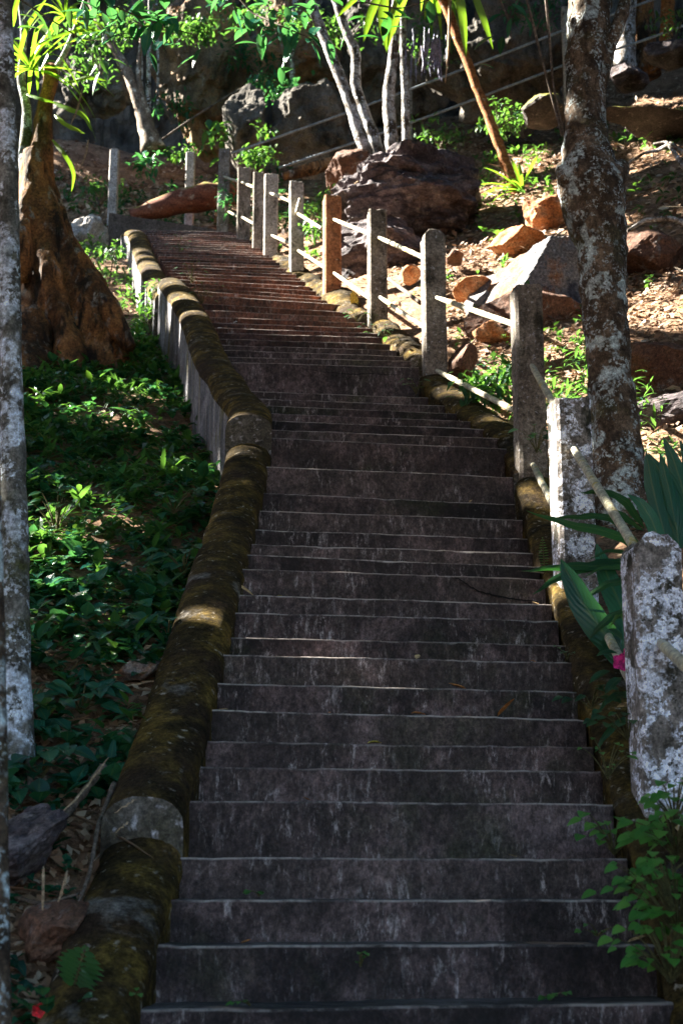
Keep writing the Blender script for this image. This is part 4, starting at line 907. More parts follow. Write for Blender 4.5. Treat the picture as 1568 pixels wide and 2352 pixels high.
# weeds along the right kerb and the lower right corner
WR_F = .72
WR = [('dark weed creeping over the kerb foot behind the pink flowers', (1440, 1700, 6.05), 14, .12, .14, 52, (.06, .09)), ('leafy vine spilling on to the ends of the lowest steps at the right', (1500, 2080, 5.0), 22, .16, .14, 53, (.05, .08)),
      ('spreading light green weed rooted at the kerb beside the nearest post foot', (1410, 1965, 5.45), 11, .15, .14, 31, (.05, .085)),
      ('bushy bright green weed filling the lower right corner', (1560, 2160, 4.75), 44, .20, .34, 32, (.05, .09)),
      ('leafy green climber over the foot of the nearest post', (1552, 1970, 5.1), 24, .15, .20, 33, (.06, .10)),
      ('trailing round-leaved weed on the kerb left of the nearest post', (1395, 1790, 5.85), 9, .09, .16, 34, (.03, .05)),
      ('dark green weed growing from the kerb beside a dry yellow leaf', (1358, 1630, 6.5), 8, .11, .10, 35, (.06, .09)),
      ('tiny weed with one yellow leaf in the step corner', (1302, 1515, 7.0), 5, .05, .06, 36, (.03, .045)),
      ('leafy green plant climbing the post between the two upper pipe ends', (1232, 1040, 9.2), 12, .14, .18, 37, (.08, .12)),
      ('small weed at the base of the wide landing riser, right end', (955, 905, 12.3), 8, .10, .16, 38, (.06, .1)),
      ('bright green weed spilling over the golden kerb', (880, 775, 13.5), 12, .18, .10, 39, (.06, .1)),
      ('bright weed at the right end of the steps beside the brown post', (820, 740, 14.6), 10, .18, .14, 40, (.06, .1)),
      ('sunlit weed on the left ends of the steps beside the golden wall crest', (462, 700, 15.4), 12, .20, .22, 41, (.06, .1)),
      ('tall thin weed on the upper steps near the left wall', (440, 650, 17.0), 10, .16, .32, 42, (.06, .09)),
      ('small weed on the top steps near the sunlit wall', (412, 585, 21.0), 9, .16, .28, 43, (.06, .1)),
      ('low green weed in the step crack near the lower right', (1372, 2152, 5.05), 7, .10, .04, 44, (.025, .04)),
      ('small green sprout on a lower step, left of centre', (596, 2060, 5.35), 4, .04, .02, 45, (.03, .04)),
      ('three round green leaves sprouting from the lowest wide riser', (828, 2222, 4.9), 4, .02, .05, 46, (.02, .03)),
      ('small green sprout at the step edge near the bottom centre', (1262, 2300, 4.82), 5, .05, .03, 47, (.03, .045)),
      ('pale green leaf pair on the mossy wall near the bottom', (330, 2290, 4.75), 3, .03, .03, 48, (.03, .045)),
      ('scattered green sprouts at the foot of the lowest riser, left', (575, 2312, 4.80), 4, .06, .02, 49, (.02, .035)),
      ('light green weed at the right edge just below the climber', (1550, 1900, 5.2), 10, .10, .16, 50, (.05, .09)),
      ('leafy weed hanging at the right edge beside the second lowest visible step', (1540, 2260, 4.7), 26, .15, .18, 51, (.045, .08))]
for lab, pl, n, spr, h, sd_, L in WR:
    herb('weed', lab, gp(*pl), spec_rand(int(n * (2.2 if sd_ in (31, 32, 33, 50, 51) else 1.4)), spr * 1.15, h * (.75 if sd_ in (32, 33) else 1), sd_), M['fresh'] if sd_ in (31, 32, 33, 34, 44, 45, 46, 47, 48, 49, 50, 51, 53) else M['green'], L=(L[0] * WR_F, L[1] * WR_F), stemr=.0025, prof='heart', tint=(.25, .95) if sd_ in (31, 32, 33, 39, 40, 41, 50, 51) else (.1, .6), wr_=(.6, .85))
# large strap and lance leaves on the right
def straps(name, label, base, items, mat, cat='plant', Wd=.05, prof='lance', tints=None, fold=.25):
    """items: list of polylines (px, py, d) each becoming one long leaf"""
    o = empty(name, base, label, cat)
    for it in items:
        w = it[0]; P = np.array([pt(*a) for a in it[1]]); ln = np.r_[0, np.cumsum(np.linalg.norm(np.diff(P, axis=0), axis=1))]
        n = 16; s = np.linspace(0, ln[-1], n); Q = np.stack([np.interp(s, ln, P[:, i]) for i in range(3)], 1)
        for _ in range(3): Q[1:-1] = (Q[:-2] + 2 * Q[1:-1] + Q[2:]) / 4
        T = unit(np.gradient(Q, axis=0)); view = unit(Q); side = unit(np.cross(T, view + np.array([0, 0, -.5])))
        nr = np.cross(side, T); V = []; ls = []; lt = []
        for i in range(n):
            t = i / (n - 1); wv = float(PROF[prof](np.array(min(max(t, .002), .998)))) * w / 2
            for sgn in (-1, 0, 1):
                V.append(Q[i] + side[i] * sgn * wv + nr[i] * abs(sgn) * wv * fold + np.array([0, 0, .003 * math.sin(i * 1.7)])); ls.append(sgn); lt.append(t)
        F = []
        for r in range(n - 1):
            a = r * 3; F += [[a, a + 1, a + 4, a + 3], [a + 1, a + 2, a + 5, a + 4]]
        mobj('leaf', V, F, mat if len(it) < 3 else M[it[2]], o, None, {'tint': [random.random() * .8 + .1] * len(V), 'ls': ls, 'lt': lt})
    return o
straps('lance_leaf_plant', 'plant with long pointed dark green leaves crossing in front of the second post', pt(1485, 1260, 7.3), [
    (.05, [(1480, 1215, 7.4), (1435, 1145, 7.3), (1390, 1128, 7.2), (1330, 1131, 7.1)]),
    (.055, [(1500, 1285, 7.4), (1420, 1225, 7.2), (1310, 1205, 7.1), (1208, 1173, 7.1)]),
    (.04, [(1470, 1250, 7.3), (1400, 1183, 7.3), (1340, 1185, 7.2), (1260, 1190, 7.1)]),
    (.05, [(1478, 1305, 7.3), (1400, 1298, 7.2), (1300, 1300, 7.1), (1196, 1312, 7.0)]),
    (.055, [(1468, 1285, 7.3), (1380, 1292, 7.2), (1290, 1318, 7.1), (1222, 1366, 7.0)]),
    (.035, [(1478, 1220, 7.4), (1440, 1190, 7.3), (1400, 1165, 7.3), (1378, 1150, 7.3)]),
    (.035, [(1500, 1330, 7.3), (1440, 1300, 7.1), (1380, 1300, 7.0), (1340, 1326, 7.0)]),
    (.03, [(1500, 1290, 7.3), (1440, 1270, 7.1), (1400, 1260, 7.0), (1350, 1285, 7.0)]),
    (.045, [(1480, 1420, 7.0), (1440, 1400, 6.95), (1395, 1420, 6.9), (1350, 1470, 6.9)]),
    (.04, [(1480, 1360, 7.1), (1430, 1330, 7.05), (1380, 1345, 7.0), (1330, 1390, 7.0)]),
    (.035, [(1475, 1620, 6.5), (1440, 1590, 6.4), (1400, 1600, 6.35), (1370, 1640, 6.3)]),
    (.035, [(1478, 1660, 6.4), (1430, 1650, 6.3), (1395, 1680, 6.25), (1365, 1730, 6.2)])], M['strap'])
straps('broad_leaf_plant', 'two very broad dark drooping leaves beside the second post', pt(1450, 1560, 7.0), [
    (.135, [(1460, 1560, 7.0), (1400, 1470, 6.95), (1345, 1400, 6.95), (1288, 1285, 7.0)]),
    (.12, [(1475, 1540, 7.1), (1440, 1420, 7.15), (1400, 1340, 7.2), (1370, 1250, 7.3)]),
    (.07, [(1475, 1590, 6.9), (1450, 1520, 6.8), (1440, 1450, 6.8), (1452, 1380, 6.9)])], M['bluegreen'], prof='oval')
straps('snake_plant', 'upright mottled blue-green sword leaves at the right edge above the nearest post', pt(1540, 1270, 7.2), [
    (.075, [(1535, 1260, 7.2), (1505, 1150, 7.2), (1490, 1080, 7.2), (1483, 1035, 7.2)]),
    (.085, [(1560, 1260, 7.3), (1545, 1160, 7.3), (1515, 1080, 7.3), (1488, 1040, 7.3)]),
    (.08, [(1580, 1240, 7.3), (1570, 1130, 7.3), (1545, 1050, 7.3), (1522, 1003, 7.3)]),
    (.05, [(1550, 1200, 7.2), (1535, 1120, 7.2), (1520, 1060, 7.2), (1515, 1040, 7.2)]),
    (.08, [(1610, 1250, 7.4), (1590, 1130, 7.4), (1580, 1050, 7.4), (1560, 1010, 7.4)]),
    (.07, [(1530, 1290, 7.1), (1500, 1200, 7.1), (1470, 1150, 7.1), (1440, 1135, 7.1)])], M['bluegreen'], prof='strap')
straps('fern', 'thin ferny fronds at the right behind the nearest post', pt(1470, 1500, 6.6), [
    (.03, [(1475, 1480, 6.6), (1440, 1430, 6.6), (1425, 1400, 6.6), (1400, 1440, 6.6)]), (.03, [(1475, 1420, 6.6), (1450, 1370, 6.6), (1435, 1345, 6.6)]),
    (.025, [(1475, 1440, 6.6), (1430, 1400, 6.6), (1390, 1420, 6.6)]), (.03, [(1475, 1360, 6.6), (1440, 1320, 6.6), (1420, 1305, 6.6)])], M['green'])
# yellow striped pieces of bamboo low pipe on the kerb
tag(tube('bamboo_stick', [pt(1385, 1430, 6.85), pt(1430, 1530, 6.5), pt(1462, 1605, 6.2)], [.02, .022, .018], M['rail'], None, pt(1385, 1430, 6.85), seg=10, sub=18, amp=.1), 'yellowed stick leaning behind the pink flowers', 'stick') if False else None
# pink flowers
fl = empty('pink_flower_plant', pt(1450, 1580, 6.35), 'small leafy plant with two magenta pink flowers beside the nearest post', 'plant')
for k, (px, py) in enumerate(((1425, 1522), (1450, 1493))):
    c = pt(px, py, 6.3); n = 5; a = np.arange(n) * 2 * math.pi / 5 + k
    leaves('flower', np.repeat(c[None], n, 0), np.stack([np.cos(a), -.35 + 0 * a, np.sin(a)], 1), [0, -1, .2], .042, .038, M['pink'], fl, nseg=4, prof='oval', fold=.1, droop=0)
sp = [(-.06, -.04, .10), (-.02, -.05, .05), (.02, -.03, .14), (-.09, -.02, .03), (.01, -.05, .0), (-.03, 0, .16), (-.05, -.05, .0)]
LL = [.10] * 7
leaves('leaves', [pt(1450, 1560, 6.35) + np.array(s) for s in sp], [(-.9, -.2, .1), (.7, -.3, -.2), (-.4, -.4, .5), (-1, -.1, -.3), (.5, -.4, -.6), (-.5, 0, .6), (-.8, -.3, -.5)], [0, -.6, 1], LL, .05, M['green'], fl, nseg=5, prof='oval')
tube('stem', [pt(1462, 1640, 6.35), pt(1450, 1560, 6.35), pt(1440, 1500, 6.33)], .004, M['stem'], fl, seg=6, sub=10)
# red flower, fern and hanging straps at the lower left
rf = empty('red_flower_plant', pt(100, 2352, 4.7), 'low plant with one red flower at the bottom left corner', 'plant')
c = pt(90, 2322, 4.62); a = np.arange(5) * 1.256
leaves('flower', np.repeat(c[None], 5, 0), np.stack([np.cos(a), -.4 + 0 * a, np.sin(a)], 1), [0, -1, .2], .024, .022, M['red'], rf, nseg=4, prof='oval', fold=.1, droop=0)
sp = spec_rand(11, .12, .08, 77); leaves('leaves', [pt(105, 2345, 4.65) + np.array(s) for s in sp], [(s[0] * 4, -.4, .3) for s in sp], [0, -.6, 1], .08, .045, M['bluegreen'], rf, nseg=5, prof='oval')
def frond(o, a, b, n, L, mat):
    A, B = pt(*a), pt(*b); ts = np.linspace(.05, 1, n); ax = unit(B - A); sd_ = unit(np.cross(ax, np.array([0, -1, .3])))
    P = np.array([A + (B - A) * t for t in ts for s in (-1, 1)]); D = np.array([sd_ * s + ax * .35 + np.array([0, 0, -.1]) for t in ts for s in (-1, 1)])
    Ls = np.array([L * math.sin(math.pi * min(.97, t * .75 + .2)) for t in ts for s in (-1, 1)])
    leaves('frond', P, D, [0, -1, .5], Ls, L * .22, mat, o, nseg=3, droop=.15, tint=.8)
    tube('stalk', [A, B], [.003, .0015], M['stem'], o, seg=5, sub=6)
fe = empty('fern', pt(190, 2270, 4.85), 'small bright green fern beside the wall at the bottom left', 'fern')
frond(fe, (168, 2262, 4.75), (196, 2180, 4.72), 8, .085, M['green']); frond(fe, (170, 2270, 4.75), (185, 2215, 4.68), 7, .07, M['green'])
fe2 = empty('fern', pt(1385, 1240, 8.2), 'tiny ladder-leaved fern on the kerb left of the second post', 'fern')
frond(fe2, (1250, 1305, 7.7), (1245, 1235, 7.7), 12, .03, M['green'])
straps('grass_tuft', 'dark grass blades hanging beside the wall above the rock outcrop', pt(230, 1700, 6.1), [
    (.02, [(225, 1720, 6.1), (220, 1780, 6.0), (216, 1850, 6.0)]), (.018, [(240, 1725, 6.1), (240, 1790, 6.0), (236, 1870, 6.0)]), (.035, [(262, 1700, 6.1), (250, 1770, 6.05), (244, 1850, 6.0)]),
    (.02, [(230, 1715, 6.1), (245, 1760, 6.0), (250, 1830, 6.0)]), (.02, [(195, 2120, 5.1), (188, 2160, 5.05), (190, 2210, 5.0)], 'green')], M['bluegreen'], prof='strap')
straps('dry_stalks', 'bent dry straw stalks hanging over the lower left rock', pt(120, 2000, 5.2), [
    (.009, [(100, 1990, 5.15), (99, 2050, 5.1), (97, 2110, 5.1)], 'dead'), (.008, [(155, 2000, 5.15), (145, 2040, 5.1), (128, 2090, 5.1)], 'dead'),
    (.007, [(320, 1830, 5.6), (290, 1850, 5.5), (262, 1868, 5.5)], 'dead'), (.007, [(302, 1883, 5.6), (280, 1900, 5.5), (262, 1915, 5.5)], 'dead'), (.008, [(250, 1740, 5.9), (180, 1830, 5.7), (120, 1890, 5.6)], 'dead'),
    (.01, [(210, 1560, 6.9), (260, 1580, 6.8), (380, 1560, 6.8)], 'dead')], M['dead'], prof='strap')
# bromeliad-like tuft at the foot of the orange trunk
def rosette(name, label, c, n, L, Wd, mat, el=(.1, 1.2), seed=0, droop=(.2, .6), az=None, parent=None):
    rs = np.random.default_rng(seed); th = rs.uniform(*(az or (0, 2 * math.pi)), n); e = rs.uniform(*el, n)
    o = parent or empty(name, c, label, 'plant')
    for i in range(n):
        d = np.array([math.cos(th[i]) * math.cos(e[i]), math.sin(th[i]) * math.cos(e[i]), math.sin(e[i])])
        leaves('leaf', c[None], d, [0, -.2, 1], L * rs.uniform(.7, 1.1), Wd, mat, o, nseg=9, prof='strap', droop=rs.uniform(*droop), fold=.35, tint=rs.random(1))
    return o
rosette('strap_leaf_rosette', 'yellow-green rosette of long strap leaves at the foot of the orange trunk', pt(1198, 440, 19.7), 17, .78, .055, M['lime'], seed=3, el=(.05, 1.35), az=(1.2, 5.4))
# epiphyte strap leaves on the great tree
rosette('epiphyte', 'big tuft of backlit lime strap leaves high in the buttressed tree, top left', pt(70, 160, BD - .4), 30, 1.05, .045, M['lime'], seed=5, el=(-.1, 1.4), droop=(.2, .9))
rosette('epiphyte', 'second tuft of lime strap leaves arching right near the pale branch', pt(150, 40, BD - .5), 18, .8, .04, M['lime'], seed=6, el=(-.2, 1.2), droop=(.3, .9))
straps('epiphyte', 'few long glowing strap leaves drooping from the broken limb of the buttressed tree', pt(110, 230, BD - .3), [
    (.055, [(120, 232, BD - .4), (160, 250, BD - .5), (195, 262, BD - .5), (211, 302, BD - .5)]), (.05, [(125, 262, BD - .4), (150, 285, BD - .5), (195, 306, BD - .5)]),
    (.045, [(120, 320, BD - .4), (150, 355, BD - .5), (172, 395, BD - .5), (164, 440, BD - .5)]), (.04, [(150, 190, BD - .4), (200, 175, BD - .5), (245, 184, BD - .5)]),
    (.04, [(60, 215, BD - .4), (90, 225, BD - .5), (130, 236, BD - .5)]), (.04, [(70, 110, BD - .4), (130, 80, BD - .5), (190, 66, BD - .5), (246, 70, BD - .5)]),
    (.05, [(30, 60, BD - .4), (34, 20, BD - .5), (50, -40, BD - .5)]), (.05, [(40, 140, BD - .4), (60, 60, BD - .5), (110, -10, BD - .5)])], M['lime'], prof='strap')
straps('dry_stalks', 'pale dead twisted leaf strips hanging from the lime strap leaves', pt(180, 230, BD - .5), [
    (.02, [(190, 200, BD - .6), (178, 250, BD - .6), (160, 290, BD - .6)], 'dead'), (.02, [(203, 320, BD - .6), (198, 350, BD - .6), (184, 388, BD - .6)], 'dead'), (.015, [(215, 120, BD - .6), (212, 160, BD - .6), (205, 180, BD - .6)], 'dead')], M['dead'], prof='strap')

# leafy branches hanging in at the top of the picture
def spray(name, label, path, n, L, mat, seed, spread=.14, wr_=.42, prof='lance', r=.006, tint=(.1, .8)):
    rs = np.random.default_rng(seed); P = np.array([pt(*a) for a in path]); o = empty(name, P[0], label, 'branch')
    tube('stem', P, np.linspace(r, r * .4, len(P)), M['twig'], o, seg=7, sub=24)
    ln = np.r_[0, np.cumsum(np.linalg.norm(np.diff(P, axis=0), axis=1))]; s = rs.uniform(.05, 1, n) * ln[-1]
    Q = np.stack([np.interp(s, ln, P[:, i]) for i in range(3)], 1) + rs.normal(size=(n, 3)) * spread
    d = rs.normal(size=(n, 3)) * .8; d[:, 2] -= .35; LL = rs.uniform(.7, 1.25, n) * L
    leaves('leaves', Q, d, [0, -.5, 1], LL, LL * wr_, mat, o, nseg=5, prof=prof, droop=.2, tint=rs.uniform(*tint, n)); return o
spray('leafy_branch', 'dark leafy branch crossing the top of the picture left of centre', [(180, -30, 6.6), (300, 30, 6.5), (380, 60, 6.5), (450, 80, 6.5)], 54, .12, M['bluegreen'], 1, .06)
spray('leafy_branch', 'dark branch with broad leaves across the top centre', [(520, -40, 6.4), (580, 30, 6.4), (650, 60, 6.3), (720, 90, 6.3)], 64, .11, M['bluegreen'], 2, .07)
spray('leafy_branch', 'leafy branch arching over the top right of centre', [(760, -30, 6.4), (840, 5, 6.4), (920, 20, 6.4), (1010, -10, 6.4)], 22, .10, M['strap'], 3, .06)
spray('leafy_branch', 'twiggy hanging spray with few leaves against the tall cliff', [(1140, -20, 8), (1170, 50, 8), (1175, 90, 8)], 8, .12, M['bluegreen'], 4, .06)
spray('leafy_branch', 'thin twig of sunlit leaves in the top left corner', [(20, -20, 7.5), (110, 40, 7.6), (190, 90, 7.7), (260, 95, 7.7)], 24, .12, M['green'], 5, .09, tint=(.4, 1))
straps('hanging_strap_leaves', 'glowing yellow-green strap leaves hanging in from the top edge, centre', pt(895, -60, 12), [
    (.075, [(880, -40, 12), (850, 30, 12), (833, 98, 12)]), (.09, [(885, -50, 12), (878, 40, 12), (888, 120, 12)]), (.085, [(935, -60, 12), (905, 30, 12), (888, 118, 12)]),
    (.05, [(850, -40, 12), (800, 10, 12), (770, 42, 12)]), (.045, [(978, -40, 12), (980, 0, 12), (975, 45, 12)])], M['lime'], prof='lance')
straps('hanging_strap_leaves', 'yellow-green strap leaves hanging beside the top of the orange trunk', pt(1060, -60, 16), [
    (.10, [(1050, -50, 16), (1062, 40, 16), (1070, 132, 16)]), (.085, [(1075, -50, 16), (1110, 40, 16), (1132, 112, 16)])], M['lime'], prof='lance')
# shrubs lit at the back
def shrub(name, label, c, rad, n, L, mat, seed, tint=(.3, 1), wr_=.4):
    rs = np.random.default_rng(seed); o = empty(name, np.asarray(c) - [0, 0, rad[2]], label, 'shrub')
    k = 7; tips = np.asarray(c) + rs.normal(size=(k, 3)) * np.asarray(rad) * .5
    for i in range(k): tube('stem', [np.asarray(c) - [0, 0, rad[2] * 1.1], (np.asarray(c) + tips[i]) / 2 - [0, 0, rad[2] * .3], tips[i]], [.016, .01, .004], M['twig'], o, seg=5, sub=8)
    p = tips[rs.integers(0, k, n)] + rs.normal(size=(n, 3)) * np.asarray(rad) * .28
    d = rs.normal(size=(n, 3)); LL = rs.uniform(.7, 1.2, n) * L
    leaves('leaves', p, d, [0, -.3, 1], LL, LL * wr_, mat, o, nseg=3, tint=rs.uniform(*tint, n)); return o
S_ = [('hanging dark leaves across the very top left, beside the pale branch', (330, 20, 24), (.6, .4, .3), 240, .14, 'green', 24), ('dense shaded foliage between the leaning pale trunks and the cliff', (600, 120, 30.0), (.8, .5, .5), 300, .17, 'bluegreen', 25),
      ('leafy clump at the foot of the brown cliff right of the forked trunk', (395, 245, 29.0), (.35, .3, .35), 170, .16, 'bluegreen', 26),
      ('dark trailing foliage over the cliff left of the orange trunk', (960, 90, 27.0), (.7, .4, .5), 260, .16, 'green', 21), ('dark foliage clump high behind the leaning pale trunks', (790, 60, 27.5), (.6, .4, .4), 240, .16, 'green', 22),
      ('shady foliage hanging before the tall dark cliff right of the orange trunk', (1230, 30, 26.0), (.6, .4, .3), 180, .15, 'bluegreen', 23),
      ('sunlit shrub with pale shining leaves in front of the ochre cliff', (635, 215, 28.4), (.55, .4, .30), 330, .17, 'bluegreen', 1),
      ('sunlit shrub behind the post at the stair head', (590, 360, 26.2), (.35, .3, .32), 240, .14, 'green', 2),
      ('large-leaved green shrub above the slim pale post', (497, 310, 27.2), (.18, .2, .25), 26, .34, 'green', 3),
      ('low lime shrub on the lit litter above the log', (420, 345, 27.6), (.5, .3, .16), 160, .13, 'green', 4),
      ('dark shrub right of the forked pale trunk foot', (345, 375, 27), (.25, .25, .18), 60, .22, 'bluegreen', 5),
      ('green shrub behind the posts under the pointed rock', (725, 465, 19.8), (.28, .25, .22), 220, .10, 'green', 6),
      ('bright shrub beside the orange post behind the railing', (722, 520, 18.5), (.2, .2, .18), 120, .10, 'green', 7),
      ('yellow-green shrub across the slope behind the pale trunks', (1140, 265, 22.5), (.5, .4, .2), 240, .13, 'green', 8),
      ('dark climbing leaves at the dark stair head post', (520, 455, 24.7), (.12, .12, .25), 60, .15, 'bluegreen', 9),
      ('dense leaves in the top left background above the hollow rock', (235, 110, 28), (.9, .5, .55), 420, .18, 'green', 10),
      ('dark leafy shrub hanging over the brown cliff top', (450, 60, 28.5), (.8, .5, .4), 300, .18, 'green', 11),
      ('leafy mass over the ochre cliff at the top', (640, 40, 28.8), (.8, .5, .4), 320, .16, 'green', 12),
      ('small green shrub on the big angular boulder', (1222, 640, 14.0), (.07, .06, .08), 22, .08, 'green', 13),
      ('sprout of leaves on top of the grey post beside the lichened tree', (1212, 660, 9.8), (.06, .06, .06), 16, .07, 'green', 14),
      ('bushy grass-like shrub between the grey post and the tall post', (1135, 880, 11.6), (.26, .22, .18), 320, .10, 'green', 15),
      ('weedy shrub at the upper right edge', (1545, 60, 22), (.3, .3, .25), 120, .12, 'green', 16),
      ('sunlit leafy shrub left of the top flight beside the bright wall', (250, 625, 21.3), (.42, .3, .22), 360, .11, 'green', 17),
      ('leafy shrub at the foot of the buttressed tree beside the wall', (345, 720, 16.4), (.22, .25, .25), 200, .10, 'green', 18),
      ('green shrub by the dark hillside below the forked trunk', (230, 440, 26.5), (.6, .3, .25), 160, .13, 'green', 19),
      ('small palm-like shrub on the rocks in front of the thin pipe railing', (1010, 320, 22), (.5, .4, .15), 160, .12, 'green', 20)]
for lab, pl, rad, n, L, mt, sd_ in S_:
    shrub('shrub', lab, pt(*pl), rad, n, L, M[mt], sd_ + 60, tint=(.1, .7) if sd_ in (10, 11, 12, 15, 19, 21, 22, 23, 24, 25, 26) else (.3, 1))
# surface roots on the right slope
for lab, pp in (('long pale root snaking over the litter at the right edge', [(1568, 350, 17), (1540, 330, 17), (1510, 345, 17.2), (1480, 350, 17.2), (1440, 375, 17.4)]),
                ('bent pale root curving down at the right edge', [(1600, 400, 16.4), (1570, 385, 16.5), (1545, 345, 16.7), (1530, 325, 16.9), (1500, 330, 17)]),
                ('thin dark root right of the lichened tree', [(1600, 520, 14.5), (1540, 500, 14.8), (1480, 505, 15), (1440, 530, 15)])):
    P = [pt(*a) for a in pp]; tag(tube('surface_root', P, np.linspace(.035, .015, len(P)), M['bark_white'], None, P[0], seg=10, amp=.2), lab, 'root')
for lab, pp, mt in (('long bare pole lying on the slope above the log, below the brown cliff', [(368, 322, 28), (450, 265, 28.3), (530, 215, 28.6), (600, 180, 28.9)], 'twig'),
                ('pale bent stick propped beside the dark boulder', [(795, 440, 18.5), (830, 410, 18.6), (862, 380, 18.8)], 'dead'),
                ('straight brown stick lying on bright litter behind the brown post', [(893, 640, 14.5), (925, 665, 14.2), (965, 695, 13.9)], 'twig'),
                ('dry branch lying in the litter left of the mossy wall', [(90, 1540, 7.0), (180, 1520, 7.2), (240, 1500, 7.4)], 'bark_white')):
    P = [pt(*a) for a in pp]; tag(tube('fallen_branch', P, .022 if mt == 'twig' else .014, M[mt], None, P[0], seg=8, sub=14, amp=.2), lab, 'branch')

# ------------------------------------------------------------------ leaves lying on the steps and walls
def on_step(px, py):
    """point on the tread whose nosing passes through this picture place"""
    best = None
    for d, z in STEPS:
        th = float(skew(d)); xl = float(XL(d)); dd = d
        for _ in range(5): p = pt(px, py, dd); dd = d + (p[0] - xl) * math.tan(th)
        e = abs(p[2] - z)
        if best is None or e < best[0]: best = (e, np.array([p[0], dd + .035, z + .006]))
    return best[1]
FL = [('tiny pale leaf scrap on a step, lower right of centre', (1180, 1960), .03, 'tanleaf', 12), ('small brown leaf on a lower step, left third', (560, 2148), .035, 'orangeleaf', 14), ('small yellow leaf near the left end of a middle step', (640, 1376), .03, 'yellowleaf', 15),
      ('small tan leaf at the right end of a middle step', (1236, 1392), .04, 'tanleaf', 16), ('small curled yellow leaf on a step near the second post', (1081, 1156), .04, 'tanleaf', 1), ('orange-rimmed pale leaf lying on a mid-flight step edge', (1055, 1585), .075, 'orangeleaf', 2),
      ('bent brown leaf with a pale patch on a step right of centre', (965, 1632), .065, 'orangeleaf', 3), ('long curled brown leaf with an upturned tip on a step', (1155, 1638), .09, 'orangeleaf', 4),
      ('bright yellow leaf on a step, lower centre', (860, 1706), .06, 'yellowleaf', 5), ('thin tan leaf on the brightly rimmed step', (958, 1519), .055, 'tanleaf', 6), ('small upright orange leaf on the same step further right', (1226, 1524), .03, 'orangeleaf', 7),
      ('small orange leaf scrap on a step, lower left of centre', (708, 1836), .03, 'orangeleaf', 8), ('tan leaf beside the mossy wall at the left end of a step', (507, 1612), .05, 'tanleaf', 9), ('dry tan leaf at the right end of a low step', (1468, 2236), .06, 'tanleaf', 10),
      ('tiny brown leaf scrap on the step left of centre', (757, 1618), .025, 'orangeleaf', 11)]
for lab, (px, py), L, mt, s in FL:
    p = on_step(px, py); a = s * 1.3
    o = leaves('fallen_leaf', p[None], [math.cos(a), math.sin(a) * .3, .08 + .25 * (s in (1, 4, 7))], [0, -.2, 1], L, L * .5, M[mt], base=p, nseg=6, fold=.5, droop=-.25 + .3 * (s % 2), prof='oval')
    o.data.transform(__import__('mathutils').Matrix.Translation((-L * .5 * math.cos(a), 0, 0))); tag(o, lab, 'leaf')
WLV = [('long dry brown leaf lying across the mossy wall', (535, 1337, 7.75), .13, .025, 'tanleaf', (.8, -.1, -.5)), ('small yellow leaf on the outer edge of the mossy wall', (395, 1530, 6.85), .05, .03, 'yellowleaf', (-.2, -.3, .5)),
       ('pale olive leaf on the mossy wall, lower left', (370, 1858, 5.7), .09, .04, 'tanleaf', (.9, .2, .05)), ('short tan leaf scrap just below the pale olive leaf', (385, 1895, 5.6), .045, .012, 'tanleaf', (.9, .1, 0)),
       ('white petal on the dark wall near the bottom', (318, 2242, 4.93), .035, .018, 'white', (1, 0, 0)), ('curled yellow-brown leaf hooked on the kerb by the nearest post', (1415, 1625, 6.3), .10, .045, 'tanleaf', (.9, -.1, .1)),
       ('hanging yellow leaf on the pipe between the orange post and the brown post', (810, 668, 15.8), .22, .09, 'yellowleaf', (.1, 0, -1)), ('dry brown curled leaf among the sword leaves', (1400, 1265, 7.1), .12, .05, 'orangeleaf', (.9, -.1, -.2)),
       ('crumpled white paper scrap on the left end of an upper step', (500, 752, 14.2), .09, .07, 'white', (.6, -.2, -.6)), ('small white scrap on the upper steps', (535, 742, 14.6), .05, .04, 'white', (.8, -.2, .3))]
for lab, a, L, w, mt, d in WLV:
    p = pt(*a); q = p.copy(); dmin = 99
    zt = hgt(p[0], p[1], False)
    o = leaves('fallen_leaf' if 'paper' not in lab and 'scrap on the upper' not in lab and 'petal' not in lab else ('petal' if 'petal' in lab else 'paper_scrap'), p[None], d, [0, -.6, 1], L, w, M[mt], base=p, nseg=6, fold=.4, droop=.05, prof='oval')
    tag(o, lab, 'leaf' if o.name.startswith('fallen') else ('petal' if o.name.startswith('petal') else 'litter'))

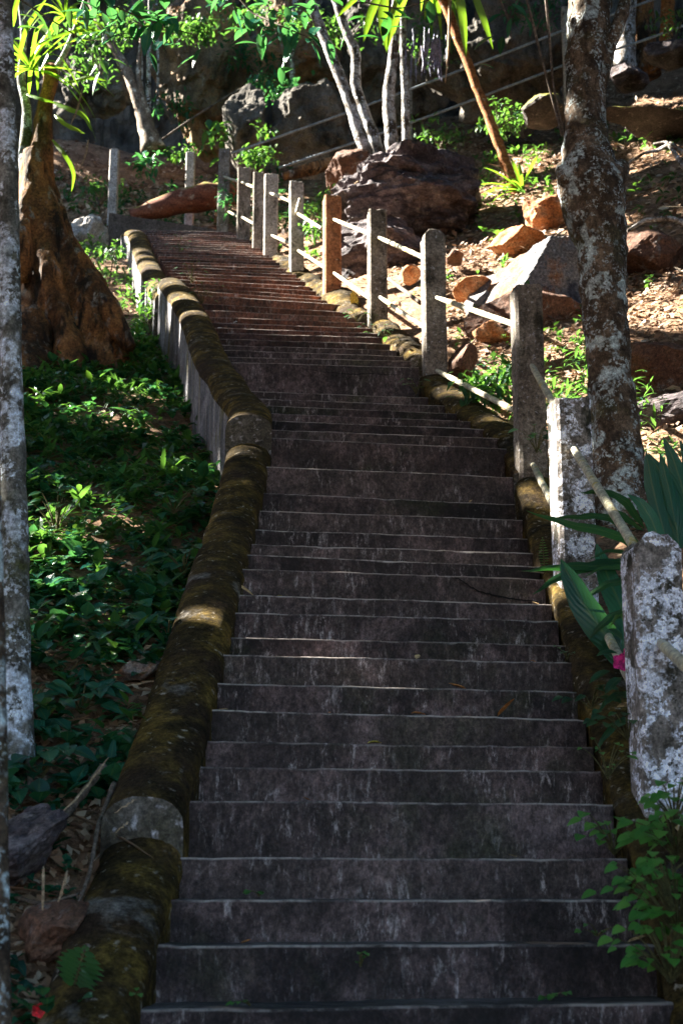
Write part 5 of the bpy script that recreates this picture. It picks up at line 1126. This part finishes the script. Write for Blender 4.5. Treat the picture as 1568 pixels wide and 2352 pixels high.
bpy.context.view_layer.update()
canopy()
def thicket():  # unseen leaf curtains at the sides, added to hold back skylight
    n = 26000; s_ = rng.choice([0, 1, 3], n); u = rng.random(n); q = rng.random(n)
    x = np.choose(s_, [-10.5 - 4 * q, 11 + 4 * q, -14 + 28 * u, -10.5 - 4 * q]); y = np.choose(s_, [-10 + 44 * u, -10 + 44 * u, -12 + 4 * q, -10 + 44 * u])
    g = np.interp(y, [-14, 2, 24.6, 34, 46], [-1.7, -1.7, 11.1, 17.5, 20]) + np.where(x > 0, np.clip(x, 0, 8) * .3, 0) - .5
    z = g + rng.random(n) * np.where(x < -9, 5.2, 7.5)
    P = np.stack([x, y, z], 1); k = ~((np.abs(x) < .25 * y + .3) & (y > 0)) & ~((x < -9) & (y < 19))
    P = P[k]; m = len(P)
    tag(leaves('unseen_thicket', P, rng.normal(size=(m, 3)), rng.normal(size=(m, 3)), rng.uniform(.45, .8, m), rng.uniform(.3, .5, m), M['canopy'], nseg=2, prof='oval'), kind='stuff')
thicket()
# ------------------------------------------------------------------ world, sun, camera
w = bpy.data.worlds.new('World'); sc.world = w; w.use_nodes = True
t = w.node_tree; bg = t.nodes['Background']; sky = t.nodes.new('ShaderNodeTexSky'); sky.sky_type = 'NISHITA'; sky.sun_disc = False; sky.ozone_density = 4.0
el = math.asin(SUN[2]); az = math.atan2(SUN[0], SUN[1])
sky.sun_elevation = el; sky.sun_rotation = az
t.links.new(sky.outputs[0], bg.inputs[0]); bg.inputs[1].default_value = .058
sl = bpy.data.lights.new('sun', 'SUN'); sl.energy = 5.0; sl.angle = R(.55); sl.color = (1, .93, .80)
so = bpy.data.objects.new('sun', sl); COL.objects.link(so); so.rotation_euler = Vector(SUN).to_track_quat('Z', 'Y').to_euler()
cam = bpy.data.cameras.new('camera'); co = bpy.data.objects.new('camera', cam); COL.objects.link(co); sc.camera = co
cam.sensor_fit = 'HORIZONTAL'; cam.sensor_width = 15.6; cam.lens = FPX / 1568 * 15.6
co.location = (0, 0, 0); co.rotation_euler = (math.pi / 2 + PITCH, 0, 0); cam.clip_start = .05; cam.clip_end = 1000
cam.dof.use_dof = True; cam.dof.focus_distance = 8.6; cam.dof.aperture_fstop = 3.2
sc.view_settings.view_transform = 'Standard'; sc.view_settings.look = 'None'; sc.view_settings.gamma = 1
sc.view_settings.exposure = 3.45
sc.cycles.use_denoising = True
sc.cycles.max_bounces = 6; sc.cycles.diffuse_bounces = 3; sc.cycles.glossy_bounces = 2; sc.cycles.transmission_bounces = 2
sc.cycles.caustics_reflective = False; sc.cycles.caustics_refractive = False
